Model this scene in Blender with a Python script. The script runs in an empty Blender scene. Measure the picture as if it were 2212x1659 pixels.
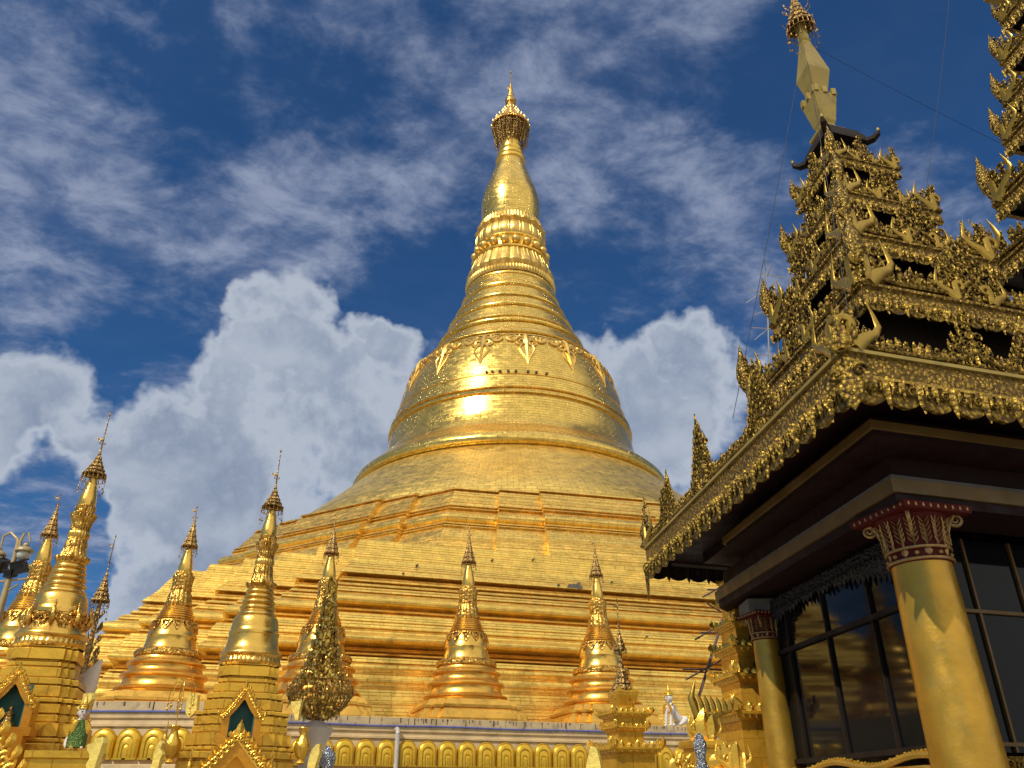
import bpy, bmesh, math, random
from mathutils import Vector, Matrix
R = math.radians
# ------------------------------------------------------------------ camera
PITCH = R(27.7); SP, CP = math.sin(PITCH), math.cos(PITCH); FP = 1720.0
EYE = 1.6
scene = bpy.context.scene
C = scene.collection
cam_d = bpy.data.cameras.new('camera'); cam = bpy.data.objects.new('camera', cam_d); C.objects.link(cam)
cam_d.sensor_width = 36; cam_d.lens = 36 * FP / 2212; cam_d.clip_end = 5000; cam_d.clip_start = .1
cam.location = (0, 0, EYE); cam.rotation_euler = (R(90) + PITCH, 0, 0)
scene.camera = cam
# ------------------------------------------------------------------ light
SUN_DIR = Vector((-.395, -.529, .665)).normalized()
sun_el = math.asin(SUN_DIR.z); sun_az = math.atan2(SUN_DIR.x, SUN_DIR.y)
sd = bpy.data.lights.new('sun', 'SUN'); sd.energy = 3.9; sd.angle = R(.5); sd.color = (1, .93, .82)
so = bpy.data.objects.new('sun', sd); C.objects.link(so)
so.rotation_euler = SUN_DIR.to_track_quat('Z', 'Y').to_euler()
scene.view_settings.view_transform = 'Standard'; scene.view_settings.look = 'None'
scene.view_settings.exposure = 0.0; scene.view_settings.gamma = 1

def ray(px, py):
    X = (px - 1106) / FP; Y = (830 - py) / FP; f = CP - Y * SP
    return X / f, (SP + Y * CP) / f
def at(px, py, Y):
    a, b = ray(px, py); return Vector((a * Y, Y, EYE + b * Y))
def raydir(px, py):
    a, b = ray(px, py); return Vector((a, 1, b)).normalized()

# ------------------------------------------------------------------ world
world = bpy.data.worlds.new('World'); scene.world = world; world.use_nodes = True
nt = world.node_tree; nt.nodes.clear()
class N:
    def __init__(s, nt): s.nt = nt
    def add(s, t, **k):
        n = s.nt.nodes.new(t)
        for a, b in k.items():
            if a == 'inp':
                for q, v in b.items():
                    if hasattr(v, 'is_linked') or isinstance(v, bpy.types.NodeSocket): s.nt.links.new(v, n.inputs[q])
                    else: n.inputs[q].default_value = v
            else: setattr(n, a, b)
        return n
    def math(s, op, a, b=0.0, c=None, clamp=False):
        i = {0: a, 1: b}
        if c is not None: i[2] = c
        n = s.add('ShaderNodeMath', operation=op, use_clamp=clamp, inp=i); return n.outputs[0]
    def mapr(s, v, a, b, c=0.0, d=1.0, smooth=True):
        n = s.add('ShaderNodeMapRange', inp={0: v, 1: a, 2: b, 3: c, 4: d})
        if smooth: n.interpolation_type = 'SMOOTHSTEP'
        return n.outputs[0]
    def mix(s, f, a, b, blend='MIX'):
        n = s.add('ShaderNodeMix', data_type='RGBA', blend_type=blend)
        for k, v in ((0, f), (6, a), (7, b)):
            if isinstance(v, bpy.types.NodeSocket): s.nt.links.new(v, n.inputs[k])
            else: n.inputs[k].default_value = v if k == 0 else (*v[:3], 1)
        return n.outputs[2]
    def noise(s, vec, sc, det=6, rough=.55, dist=0.0, lac=2.0):
        n = s.add('ShaderNodeTexNoise', inp={'Scale': sc, 'Detail': det, 'Roughness': rough, 'Distortion': dist, 'Lacunarity': lac})
        s.nt.links.new(vec, n.inputs['Vector']); return n.outputs[0]
w = N(nt)
sky = w.add('ShaderNodeTexSky', sky_type='NISHITA', sun_disc=False)
sky.sun_elevation = sun_el; sky.sun_rotation = sun_az; sky.ozone_density = 4.0; sky.dust_density = .25; sky.air_density = 1.0
tc = w.add('ShaderNodeTexCoord'); D = tc.outputs['Generated']
sx = w.add('ShaderNodeSeparateXYZ'); nt.links.new(D, sx.inputs[0])
zc = w.math('MAXIMUM', w.math('ADD', sx.outputs[2], .12), .05)
cx = w.add('ShaderNodeCombineXYZ'); nt.links.new(w.math('DIVIDE', sx.outputs[0], zc), cx.inputs[0]); nt.links.new(w.math('DIVIDE', sx.outputs[1], zc), cx.inputs[1])
mp = w.add('ShaderNodeMapping', inp={'Vector': cx.outputs[0], 'Rotation': (0, 0, R(-35)), 'Scale': (1.0, 1.25, 1), 'Location': (2.1, .6, 0)})
PV = mp.outputs[0]
c1 = w.noise(PV, 2.6, 5, .6, .3); c2 = w.noise(PV, 7.0, 13, .64, .2)
cm = w.math('ADD', w.math('MULTIPLY', c1, .55), w.math('MULTIPLY', c2, .45))
# streaks are thick in the upper middle and upper left of the view, thin to the upper right
dn = w.add('ShaderNodeTexNoise', inp={'Scale': 5.0, 'Detail': 5, 'Roughness': .6}); nt.links.new(D, dn.inputs['Vector'])
dv = w.add('ShaderNodeVectorMath', operation='MULTIPLY_ADD'); nt.links.new(dn.outputs['Color'], dv.inputs[0]); dv.inputs[1].default_value = (.26, .26, .26)
dv0 = w.add('ShaderNodeVectorMath', operation='SUBTRACT'); nt.links.new(D, dv0.inputs[0]); dv0.inputs[1].default_value = (.13, .13, .13); nt.links.new(dv0.outputs[0], dv.inputs[2])
dvn = w.add('ShaderNodeVectorMath', operation='NORMALIZE'); nt.links.new(dv.outputs[0], dvn.inputs[0]); D2 = dvn.outputs[0]
def lobe(px, py, deg, amp=1.0):
    d = raydir(px, py)
    vd = w.add('ShaderNodeVectorMath', operation='DOT_PRODUCT'); nt.links.new(D2, vd.inputs[0]); vd.inputs[1].default_value = d
    return w.mapr(vd.outputs['Value'], math.cos(R(deg)), 1.0, 0.0, amp, smooth=False)
def mx(l):
    o = l[0]
    for q in l[1:]: o = w.math('MAXIMUM', o, q)
    return o
thick = mx([lobe(1250, 120, 16), lobe(500, 540, 15, .9), lobe(1480, 500, 9, .9), lobe(100, 200, 12, .8), lobe(850, 350, 9, .8), lobe(700, 90, 9, .6)])
thin = mx([lobe(700, 230, 6), lobe(1900, 120, 16), lobe(1330, 700, 9), lobe(930, 640, 8), lobe(330, 760, 7), lobe(420, 170, 6)])
cm = w.math('ADD', cm, w.math('SUBTRACT', w.math('MULTIPLY', thick, .11), w.math('MULTIPLY', thin, .15)))
cir = w.mapr(cm, .405, .67, 0.03, .85)
# heaped clouds low in the view
n1 = w.noise(D, 7.5, 10, .60, .15); n2 = w.noise(D, 19.0, 6, .6, .2)
lob = mx([lobe(645, 690, 3.9, .9), lobe(650, 800, 4.5, .9), lobe(835, 760, 3.4, .85), lobe(740, 930, 7.5), lobe(420, 1050, 10.5), lobe(60, 950, 8.0, .95), lobe(210, 900, 5, .7), lobe(1535, 815, 4.6), lobe(1400, 960, 8), lobe(1330, 810, 4.2, .7), lobe(250, 1330, 8, .75), lobe(400, 1240, 11)])
gap = mx([lobe(30, 1090, 4.2), lobe(30, 1260, 4.5), lobe(360, 820, 4.5, .6), lobe(240, 1220, 2.5, .25)])
cf = w.math('SUBTRACT', w.math('ADD', lob, w.math('MULTIPLY', w.math('MULTIPLY', w.math('SUBTRACT', w.math('ADD', w.math('MULTIPLY', n1, .72), w.math('MULTIPLY', n2, .28)), .5), 2.5), w.mapr(lob, 0, .3, .25, 1))), w.math('MULTIPLY', gap, 1.1))
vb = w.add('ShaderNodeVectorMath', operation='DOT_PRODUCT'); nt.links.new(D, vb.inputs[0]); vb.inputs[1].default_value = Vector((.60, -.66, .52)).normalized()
bright = w.math('MAXIMUM', w.mapr(vb.outputs['Value'], .45, .92), w.mapr(sx.outputs[2], .84, .93, 0, .8))  # unseen bright cloud behind and overhead, added to brighten the gold's reflections
fill_cloud = w.math('MULTIPLY', bright, .8)
cf = w.math('ADD', cf, fill_cloud)
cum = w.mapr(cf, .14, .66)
edge = w.mapr(cf, 1.1, .45)
lit = w.math('MULTIPLY', w.mapr(n1, .38, .70), w.mapr(n2, .3, .65, .92, 1.0))
skyc = w.mix(1.0, sky.outputs[0], (.40, .90, 1.32), 'MULTIPLY')
b0 = w.add('ShaderNodeBackground', inp={'Strength': .058}); nt.links.new(skyc, b0.inputs[0])
circ = w.mix(w.mapr(c2, .35, .68), (.14, .20, .36), (.38, .44, .60))
cumc = w.mix(w.math('MAXIMUM', w.math('MULTIPLY', lit, .6), w.math('MULTIPLY', edge, .75)), (.25, .32, .46), (.68, .74, .83))
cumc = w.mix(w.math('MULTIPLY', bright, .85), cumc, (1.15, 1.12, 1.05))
b1 = w.add('ShaderNodeBackground', inp={'Strength': .85}); nt.links.new(circ, b1.inputs[0])
b2 = w.add('ShaderNodeBackground', inp={'Strength': .85}); nt.links.new(cumc, b2.inputs[0])
m1 = w.add('ShaderNodeMixShader', inp={0: cir, 1: b0.outputs[0], 2: b1.outputs[0]})
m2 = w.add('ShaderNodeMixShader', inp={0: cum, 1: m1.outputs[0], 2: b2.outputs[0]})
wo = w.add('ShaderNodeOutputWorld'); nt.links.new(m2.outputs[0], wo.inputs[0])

# ------------------------------------------------------------------ materials
def mat(name, base, rough=.5, metal=0.0, brick=None, noise=None, carve=None, stain=None, coat=0.0, spec=.5, plate=0.0):
    """brick=(plates per metre u, v, line strength); noise=(scale, bump); carve=(scale, bump, dark colour); stain=(scale, colour, amount)"""
    m = bpy.data.materials.new(name); m.use_nodes = True; t = m.node_tree; t.nodes.clear(); n = N(t)
    out = n.add('ShaderNodeOutputMaterial'); b = n.add('ShaderNodeBsdfPrincipled'); t.links.new(b.outputs[0], out.inputs[0])
    tcn = n.add('ShaderNodeTexCoord'); O = tcn.outputs['Object']; U = tcn.outputs['UV']
    col = (*base, 1); hgt = None; rg = None
    cs = None
    if brick:
        bt = n.add('ShaderNodeTexBrick', inp={'Vector': U, 'Color1': (*base, 1), 'Color2': tuple([q * (1 - brick[3]) for q in base]) + (1,), 'Mortar': tuple([q * brick[2] for q in (base[0], base[1] * .75, base[2] * .6)]) + (1,),
                   'Scale': 1.0, 'Mortar Size': brick[4] if len(brick) > 4 else .015, 'Mortar Smooth': .3, 'Bias': 0.0, 'Brick Width': 1 / brick[0], 'Row Height': 1 / brick[1]})
        cs = bt.outputs['Color']; hgt = n.math('MULTIPLY', bt.outputs['Fac'], -.35)
        # every plate sits at its own small tilt
        bt2 = n.add('ShaderNodeTexBrick', inp={'Vector': U, 'Color1': (1, 1, 1, 1), 'Color2': (0, 0, 0, 1), 'Mortar': (.5, .5, .5, 1), 'Scale': 1.0, 'Mortar Size': 0.0, 'Brick Width': 1 / brick[0], 'Row Height': 1 / brick[1]})
        rg = bt2.outputs['Color']
    if noise:
        nz = n.noise(O, noise[0], 5, .6)
        hn = n.math('MULTIPLY', nz, noise[1]); hgt = hn if hgt is None else n.math('ADD', hgt, hn)
    if carve:
        vz = n.add('ShaderNodeTexVoronoi', feature='SMOOTH_F1', inp={'Scale': carve[0], 'Smoothness': .35}); t.links.new(O, vz.inputs['Vector'])
        nz2 = n.noise(O, carve[0] * 1.3, 4, .6, 1.2)
        cv = n.math('ADD', n.math('MULTIPLY', vz.outputs['Distance'], -1.0), n.math('MULTIPLY', nz2, .7))
        cv = n.mapr(cv, -.45, .25)
        hc = n.math('MULTIPLY', cv, carve[1]); hgt = hc if hgt is None else n.math('ADD', hgt, hc)
        cs = n.mix(cv, carve[2], cs if cs else base)  # carved hollows darkened in the colour itself, as crevice shade
    if stain:
        nz3 = n.noise(O, stain[0], 6, .65, .4)
        cs = n.mix(n.math('MULTIPLY', n.mapr(nz3, .5, .72), stain[2]), cs if cs else base, stain[1])
    nz4 = n.noise(O, 1.3, 4, .6)
    v = n.mapr(nz4, .3, .7, .84, 1.1)
    hs = n.add('ShaderNodeHueSaturation', inp={'Value': v})
    if cs: t.links.new(cs, hs.inputs['Color'])
    else: hs.inputs['Color'].default_value = col
    t.links.new(hs.outputs[0], b.inputs['Base Color'])
    rr = n.mapr(n.noise(O, 2.7, 5, .6), .3, .7, rough * .8, rough * 1.2)
    if rg is not None: rr = n.math('ADD', rr, n.math('MULTIPLY', n.math('SUBTRACT', rg, .5), .1))
    t.links.new(rr, b.inputs['Roughness'])
    b.inputs['Metallic'].default_value = metal
    b.inputs['Coat Weight'].default_value = coat; b.inputs['Coat Roughness'].default_value = .12
    b.inputs['Specular IOR Level'].default_value = spec
    if hgt is not None:
        bp = n.add('ShaderNodeBump', inp={'Strength': 1.0, 'Distance': .05}); t.links.new(hgt, bp.inputs['Height'])
        t.links.new(bp.outputs[0], b.inputs['Normal'])
    return m
G = (.80, .50, .12)
M = {}
M['plate'] = mat('gold_plates_smooth', (.88, .61, .14), .235, .88, brick=(1.3, 3.2, .78, .10, .03), noise=(1.6, .2))
M['shoulder'] = mat('gold_plates_dented', (.90, .63, .15), .36, .86, brick=(1.2, 2.6, .75, .12, .03), noise=(2.4, .5))
M['terrace'] = mat('gold_plates_terrace', (.92, .64, .14), .40, .84, brick=(1.7, 4.2, .84, .09, .022), noise=(2.2, .32), stain=(.5, (.78, .46, .09), .35))
M['octa'] = mat('gold_plates_octagon', (.90, .61, .14), .38, .86, brick=(1.5, 3.4, .66, .09, .022), noise=(2.0, .32))
M['band'] = mat('gold_band', (.85, .54, .10), .30, .85, noise=(3, .12))
M['orn'] = mat('gold_relief', (.74, .48, .12), .40, .85, noise=(8, .08))
M['leafgold'] = mat('small_stupa_gold', (.82, .50, .10), .27, .9, noise=(9, .10), stain=(2.2, (.30, .19, .07), .55))
M['leafrelief'] = mat('small_stupa_relief', (.85, .52, .11), .25, .9, carve=(9, .35, (.42, .20, .03)))
M['skirt'] = mat('small_stupa_skirt', (.80, .45, .08), .33, .85, noise=(6, .12), stain=(1.6, (.32, .18, .05), .5))
M['goldpaint'] = mat('yellow_gold_paint', (.76, .44, .04), .35, .6, brick=(1.6, 3.0, .82, .14, .008), noise=(5, .25), stain=(2.5, (.28, .15, .02), .55))
M['petal'] = mat('petal_yellow_gold', (.66, .40, .03), .32, .5, noise=(6, .15), stain=(2, (.6, .36, .03), .5))
M['goldcarve'] = mat('yellow_gold_carving', (.78, .47, .06), .28, .75, noise=(16, .2))
M['bronze'] = mat('bronze_umbrella', (.62, .40, .12), .36, .85, carve=(22, .25, (.22, .12, .04)))
M['darkmetal'] = mat('dark_iron', (.06, .045, .035), .5, .6)
M['pavgold'] = mat('weathered_gold_carving', (.37, .235, .032), .40, .78, noise=(22, .12), carve=(16, .24, (.07, .038, .006)))
M['pavsmooth'] = mat('weathered_gold_horn', (.40, .255, .038), .38, .75, noise=(14, .15), stain=(7, (.16, .10, .02), .6))
M['pavbulb'] = mat('pierced_gold_bulb', (.44, .28, .045), .34, .75, carve=(18, .4, (.08, .045, .008)))
M['fascia'] = mat('weathered_gold_band', (.40, .25, .04), .42, .75, carve=(16, .6, (.13, .075, .015)))
M['palegold'] = mat('pale_greenish_gold', (.33, .235, .05), .5, .3, noise=(3, .1), stain=(3, (.16, .13, .05), .5))
M['column'] = mat('column_ochre_gold', (.50, .28, .03), .36, .6, noise=(3.2, .3), stain=(2.0, (.36, .25, .06), .5))
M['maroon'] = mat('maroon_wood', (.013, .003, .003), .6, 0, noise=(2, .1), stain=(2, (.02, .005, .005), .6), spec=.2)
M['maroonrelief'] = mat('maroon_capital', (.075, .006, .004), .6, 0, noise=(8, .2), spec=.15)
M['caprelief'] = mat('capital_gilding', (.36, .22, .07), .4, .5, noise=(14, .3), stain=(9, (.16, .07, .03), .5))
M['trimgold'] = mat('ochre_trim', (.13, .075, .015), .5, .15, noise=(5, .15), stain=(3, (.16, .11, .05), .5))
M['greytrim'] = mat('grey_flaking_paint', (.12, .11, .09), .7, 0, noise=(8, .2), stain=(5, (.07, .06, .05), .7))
M['dark'] = mat('dark_timber_and_shade', (.020, .013, .008), .65, 0, noise=(5, .2), spec=.15)  # also stands in for shade in roof recesses and the backlit eave end
M['darkcarve'] = mat('dark_carved_frame', (.022, .018, .013), .5, .1, carve=(18, .8, (.01, .009, .008)))
M['glass'] = mat('dark_window_glass', (.006, .007, .008), .05, 0, spec=.15)
M['white'] = mat('whitewash', (.54, .39, .19), .75, 0, noise=(3, .2), stain=(1.5, (.27, .21, .14), .5))
M['whitecop'] = mat('whitewash_streaked', (.50, .37, .19), .7, 0, noise=(4, .2), stain=(2.5, (.18, .14, .10), .7))
M['statwhite'] = mat('white_glazed_paint', (.66, .59, .50), .4, 0, coat=.1, noise=(9, .05))
M['green'] = mat('green_mosaic', (.08, .22, .05), .3, .3, carve=(40, .3, (.10, .16, .03)))
M['teal'] = mat('teal_plaster', (.02, .13, .11), .6, 0, noise=(3, .1), stain=(2, (.012, .06, .055), .5))
M['bluepipe'] = mat('blue_cable_pipe', (.10, .12, .34), .4, 0)
M['pipe'] = mat('pale_pipe', (.50, .46, .38), .5, 0, stain=(4, (.25, .2, .13), .5))
M['lamp'] = mat('beige_post_paint', (.40, .30, .14), .45, .2, noise=(9, .05))
M['floodbody'] = mat('black_floodlight', (.015, .016, .018), .45, .2)
M['lampglass'] = mat('frosted_lamp_glass', (.50, .50, .42), .2, 0, spec=.8)
M['silver'] = mat('silver_mosaic', (.55, .58, .62), .22, .8, carve=(28, .4, (.2, .22, .25)))
M['wire'] = mat('wire', (.03, .03, .03), .6, .2)
M['aerial'] = mat('aerial_aluminium', (.45, .42, .38), .4, .7)
M['pole'] = mat('bamboo_pole', (.17, .11, .08), .6, 0, noise=(9, .1))
M['marble'] = mat('marble_paving', (.33, .30, .25), .35, 0, noise=(2, .05), stain=(.8, (.28, .25, .21), .5))
M['grime'] = mat('dark_patch', (.10, .07, .04), .6, .2)

# ------------------------------------------------------------------ mesh builder
class MB:
    def __init__(s): s.v = []; s.f = []; s.uv = []; s.has_uv = False
    def add(s, vs, fs, uv=None, Mx=None):
        o = len(s.v)
        for q in vs: s.v.append(tuple(Mx @ Vector(q)) if Mx is not None else tuple(q))
        s.f += [tuple(i + o for i in f) for f in fs]
        s.uv += list(uv) if uv else [(0, 0)] * len(vs)
        if uv: s.has_uv = True
        return s
    def box(s, c, size, Mx=None, taper=1.0):
        x, y, z = size[0] / 2, size[1] / 2, size[2] / 2; vs = []
        for dz, k in ((-z, 1), (z, taper)):
            for dx, dy in ((-x, -y), (x, -y), (x, y), (-x, y)): vs.append((c[0] + dx * k, c[1] + dy * k, c[2] + dz))
        return s.add(vs, [(3, 2, 1, 0), (4, 5, 6, 7), (0, 1, 5, 4), (1, 2, 6, 5), (2, 3, 7, 6), (3, 0, 4, 7)], None, Mx)
    def tube(s, pts, rad, n=8, Mx=None, flat=1.0, cap=True, nrm=None):
        pts = [Vector(p) for p in pts]; L = len(pts)
        if not isinstance(rad, (list, tuple)): rad = [rad] * L
        vs, fs = [], []; up = None
        for i, p in enumerate(pts):
            t = (pts[min(i + 1, L - 1)] - pts[max(i - 1, 0)]); t = t.normalized() if t.length > 1e-9 else Vector((0, 0, 1))
            if up is None:
                up = Vector(nrm) if nrm else (Vector((0, 0, 1)) if abs(t.z) < .9 else Vector((1, 0, 0)))
            a = up - t * up.dot(t); a = a.normalized() if a.length > 1e-6 else t.orthogonal().normalized()
            up = a; b = t.cross(a)
            for k in range(n):
                q = 2 * math.pi * k / n; vs.append(p + a * math.cos(q) * rad[i] * flat + b * math.sin(q) * rad[i])
        for i in range(L - 1):
            for k in range(n): fs.append((i * n + k, i * n + (k + 1) % n, (i + 1) * n + (k + 1) % n, (i + 1) * n + k))
        if cap: fs += [tuple(range(n - 1, -1, -1)), tuple((L - 1) * n + k for k in range(n))]
        return s.add(vs, fs, None, Mx)
    def lathe(s, prof, n=64, mod=None, Mx=None, cap=False, start=math.pi / 2):
        vs, fs, uv = [], [], []; L = len(prof); acc = 0
        rm = sum(p[0] for p in prof) / L
        for i, (r, z) in enumerate(prof):
            if i: acc += math.hypot(r - prof[i - 1][0], z - prof[i - 1][1])
            for k in range(n + 1):
                a = start + 2 * math.pi * k / n; rr = r
                if mod: rr = mod(i / (L - 1), a, r)
                vs.append((rr * math.cos(a), rr * math.sin(a), z)); uv.append((2 * math.pi * k / n * max(rm, .1), acc))
        m = n + 1
        up = prof[-1][1] >= prof[0][1]
        for i in range(L - 1):
            for k in range(n):
                f = (i * m + k, i * m + k + 1, (i + 1) * m + k + 1, (i + 1) * m + k); fs.append(f if up else f[::-1])
        s.add(vs, fs, uv, Mx)
        if cap:
            for i in (0, L - 1): s.add([vs[i * m + k] for k in range(n)], [tuple(range(n))], None, Mx)
        return s
    def sweep(s, section, prof, Mx=None, cap=True):
        """section(a) -> closed outline; prof = [(z, a)] bottom to top"""
        rings = [section(a) for z, a in prof]; n = len(rings[0]); vs, fs, uv = [], [], []; accv = 0
        for i in range(len(prof) - 1):
            (z0, a0), (z1, a1) = prof[i], prof[i + 1]; dv = math.hypot(z1 - z0, a1 - a0)
            acc = 0
            for k in range(n):
                k2 = (k + 1) % n; p0, p1, q0, q1 = rings[i][k], rings[i][k2], rings[i + 1][k], rings[i + 1][k2]
                du = math.hypot(p1[0] - p0[0], p1[1] - p0[1]); o = len(vs)
                vs += [(p0[0], p0[1], z0), (p1[0], p1[1], z0), (q1[0], q1[1], z1), (q0[0], q0[1], z1)]
                uv += [(acc, accv), (acc + du, accv), (acc + du, accv + dv), (acc, accv + dv)]
                fs.append((o, o + 1, o + 2, o + 3)); acc += du
            accv += dv
        s.add(vs, fs, uv, Mx)
        if cap:
            for i in (0, -1):
                z = prof[i][0]; pts = [(p[0], p[1], z) for p in rings[i]]; s.add(pts, [tuple(range(n)) if i else tuple(range(n))[::-1]], None, Mx)
        return s
    def sphere(s, c, r, n=10, Mx=None, sc=(1, 1, 1)):
        vs, fs = [], []; m = max(4, n // 2)
        for i in range(m + 1):
            t = math.pi * i / m
            for k in range(n): p = 2 * math.pi * k / n; vs.append((c[0] + r * sc[0] * math.sin(t) * math.cos(p), c[1] + r * sc[1] * math.sin(t) * math.sin(p), c[2] + r * sc[2] * math.cos(t)))
        for i in range(m):
            for k in range(n): fs.append((i * n + k, (i + 1) * n + k, (i + 1) * n + (k + 1) % n, i * n + (k + 1) % n))
        return s.add(vs, fs, None, Mx)
    def leaf(s, x, y, h, w, t=.05, bend=0.0, lean=0.0, Mx=None, n=6, curl=0.0, z=0.0):
        """flame-shaped leaf in the local xy plane, ridge towards +z"""
        vs, fs = [], []
        for i in range(n + 1):
            q = i / n; cxx = x + lean * h * q + bend * h * math.sin(q * math.pi * 1.5) * .5 * q; cy = y + h * q
            ww = w * .5 * (math.sin(math.pi * (q * .82 + .18)) ** .8 if q < 1 else 0) ; zz = z + curl * h * q * q
            vs += [(cxx - ww, cy, zz), (cxx, cy, zz + t * (1 - q * .7)), (cxx + ww, cy, zz), (cxx, cy, zz - t * .5 * (1 - q * .7))]
        for i in range(n):
            for k in range(4): fs.append((i * 4 + k, (i + 1) * 4 + k, (i + 1) * 4 + (k + 1) % 4, i * 4 + (k + 1) % 4)[::-1])
        fs.append((0, 1, 2, 3))
        return s.add(vs, fs, None, Mx)
    def scroll(s, x, y, r, turns=1.4, dirn=1, rad=.02, Mx=None, a0=0.0, z=0.0):
        pts = []; n = int(14 * turns); rr = []
        for i in range(n + 1):
            q = i / n; a = a0 + dirn * turns * 2 * math.pi * q; k = r * (1 - q * .85); pts.append((x + k * math.cos(a), y + k * math.sin(a), z + rad * .5 * q)); rr.append(rad * (1 - q * .45))
        return s.tube(pts, rr, 5, Mx)
    def build(s, name, m, parent=None, smooth=35):
        me = bpy.data.meshes.new(name); me.from_pydata(s.v, [], s.f); me.update()
        if s.has_uv:
            ul = me.uv_layers.new(name='UVMap'); buf = [0.0] * (2 * len(me.loops))
            for l in me.loops: buf[2 * l.index], buf[2 * l.index + 1] = s.uv[l.vertex_index]
            ul.data.foreach_set('uv', buf)
        if smooth:
            me.polygons.foreach_set('use_smooth', [True] * len(me.polygons)); me.set_sharp_from_angle(angle=R(smooth))
        me.materials.append(M[m] if isinstance(m, str) else m)
        o = bpy.data.objects.new(name, me); C.objects.link(o)
        if parent: o.parent = parent
        return o
def thing(name, label, cat, loc=(0, 0, 0), rz=0.0, group=None):
    o = bpy.data.objects.new(name, None); C.objects.link(o); o.location = loc; o.rotation_euler = (0, 0, rz); o.empty_display_size = .2
    o['label'] = label; o['category'] = cat
    if group: o['group'] = group
    return o
def tag(o, label, cat, group=None):
    o['label'] = label; o['category'] = cat
    if group: o['group'] = group
    return o
def struct(o): o['kind'] = 'structure'; return o
def children(o): return [c for c in list(bpy.data.objects) if c.parent == o]
def copy_tree(o, parent=None):
    c = o.copy(); C.objects.link(c)
    if parent: c.parent = parent
    for ch in children(o): copy_tree(ch, c)
    return c
def frame(o, xd, out=None, up=Vector((0, 0, 1))):
    """matrix: local x along xd, local y up, local z out of the surface"""
    xd = Vector(xd).normalized(); up = Vector(up); zd = xd.cross(up).normalized() if out is None else Vector(out).normalized()
    m = Matrix(((xd.x, up.x, zd.x, o[0]), (xd.y, up.y, zd.y, o[1]), (xd.z, up.z, zd.z, o[2]), (0, 0, 0, 1))); return m
def redent(a, w=.56, n=5):
    """square of apothem a whose corners are cut back in n steps (local axes)"""
    q = []; st = (1 - w) / n
    for i in range(n):
        q.append((a * (w + st * i), a * (1 - st * i))); q.append((a * (w + st * (i + 1)), a * (1 - st * i)))
    q.append((a, a * w))
    pts = []
    # q runs clockwise from +y side to +x side; assemble counter-clockwise
    quad = q[::-1]
    for r in range(4):
        c, s_ = [(1, 0), (0, 1), (-1, 0), (0, -1)][r]
        for x, y in quad: pts.append((x * c - y * s_, x * s_ + y * c))
    out = []
    for p in pts:
        if not out or abs(p[0] - out[-1][0]) + abs(p[1] - out[-1][1]) > 1e-6 * a: out.append(p)
    return out
def octa(a, st=.020):
    """octagon whose faces carry a centre panel standing proud in two steps"""
    pts = []
    for f in range(8):
        ang = math.pi / 4 * f; c, s_ = math.cos(ang), math.sin(ang); L = a * math.tan(math.pi / 8)
        for t, q in ((-.4142 * a, a), (-.284 * a, a), (-.284 * a, a * (1 + st)), (-.165 * a, a * (1 + st)), (-.165 * a, a * (1 + 2 * st)), (.165 * a, a * (1 + 2 * st)), (.165 * a, a * (1 + st)), (.284 * a, a * (1 + st)), (.284 * a, a)):
            pts.append((q * c - t * s_, q * s_ + t * c))
    return pts

# ------------------------------------------------------------------ ground
g = MB(); g.add([(-3000, -3000, 0), (3000, -3000, 0), (3000, 3000, 0), (-3000, 3000, 0)], [(0, 1, 2, 3)])
struct(g.build('ground', 'marble', smooth=0))

# ------------------------------------------------------------------ main stupa
D0 = 84.0; SC = (-.2, D0, 0)
ROT_L = R(17.5); ROT_O = R(14)
st = thing('great_stupa', 'giant golden stupa whose bell and spire rise over everything in the centre', 'stupa', SC)
def sil(hw, y, D=D0):
    X = hw / FP; Y = (830 - y) / FP; f = CP - Y * SP; u = SP + Y * CP; az = math.atan(X / f)
    return D * math.sin(az), EYE + u / math.hypot(f, X) * D * math.cos(az)
base_prof = [(22.9, 26.0), (24.3, 24.6), (27, 21.5), (29.2, 19), (31, 17.6), (34.9, 14.6)]
def zf(y, prof):   # height where the front of the profile [(z, r)] is seen at image row y
    t = ray(1102, y)[1]
    for i in range(len(prof) - 1):
        (z0, r0), (z1, r1) = prof[i], prof[i + 1]
        g0 = z0 - EYE - t * (D0 - r0); g1 = z1 - EYE - t * (D0 - r1)
        if g0 <= 0 <= g1: k = g0 / (g0 - g1); return z0 + k * (z1 - z0), r0 + k * (r1 - r0)
    return prof[-1]
def face_prof(feat, base):
    """feat: list of (row, kind, depth) along the face seen above x=1102; returns sweep profile"""
    return [zf(y, base) for y in feat]
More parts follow.
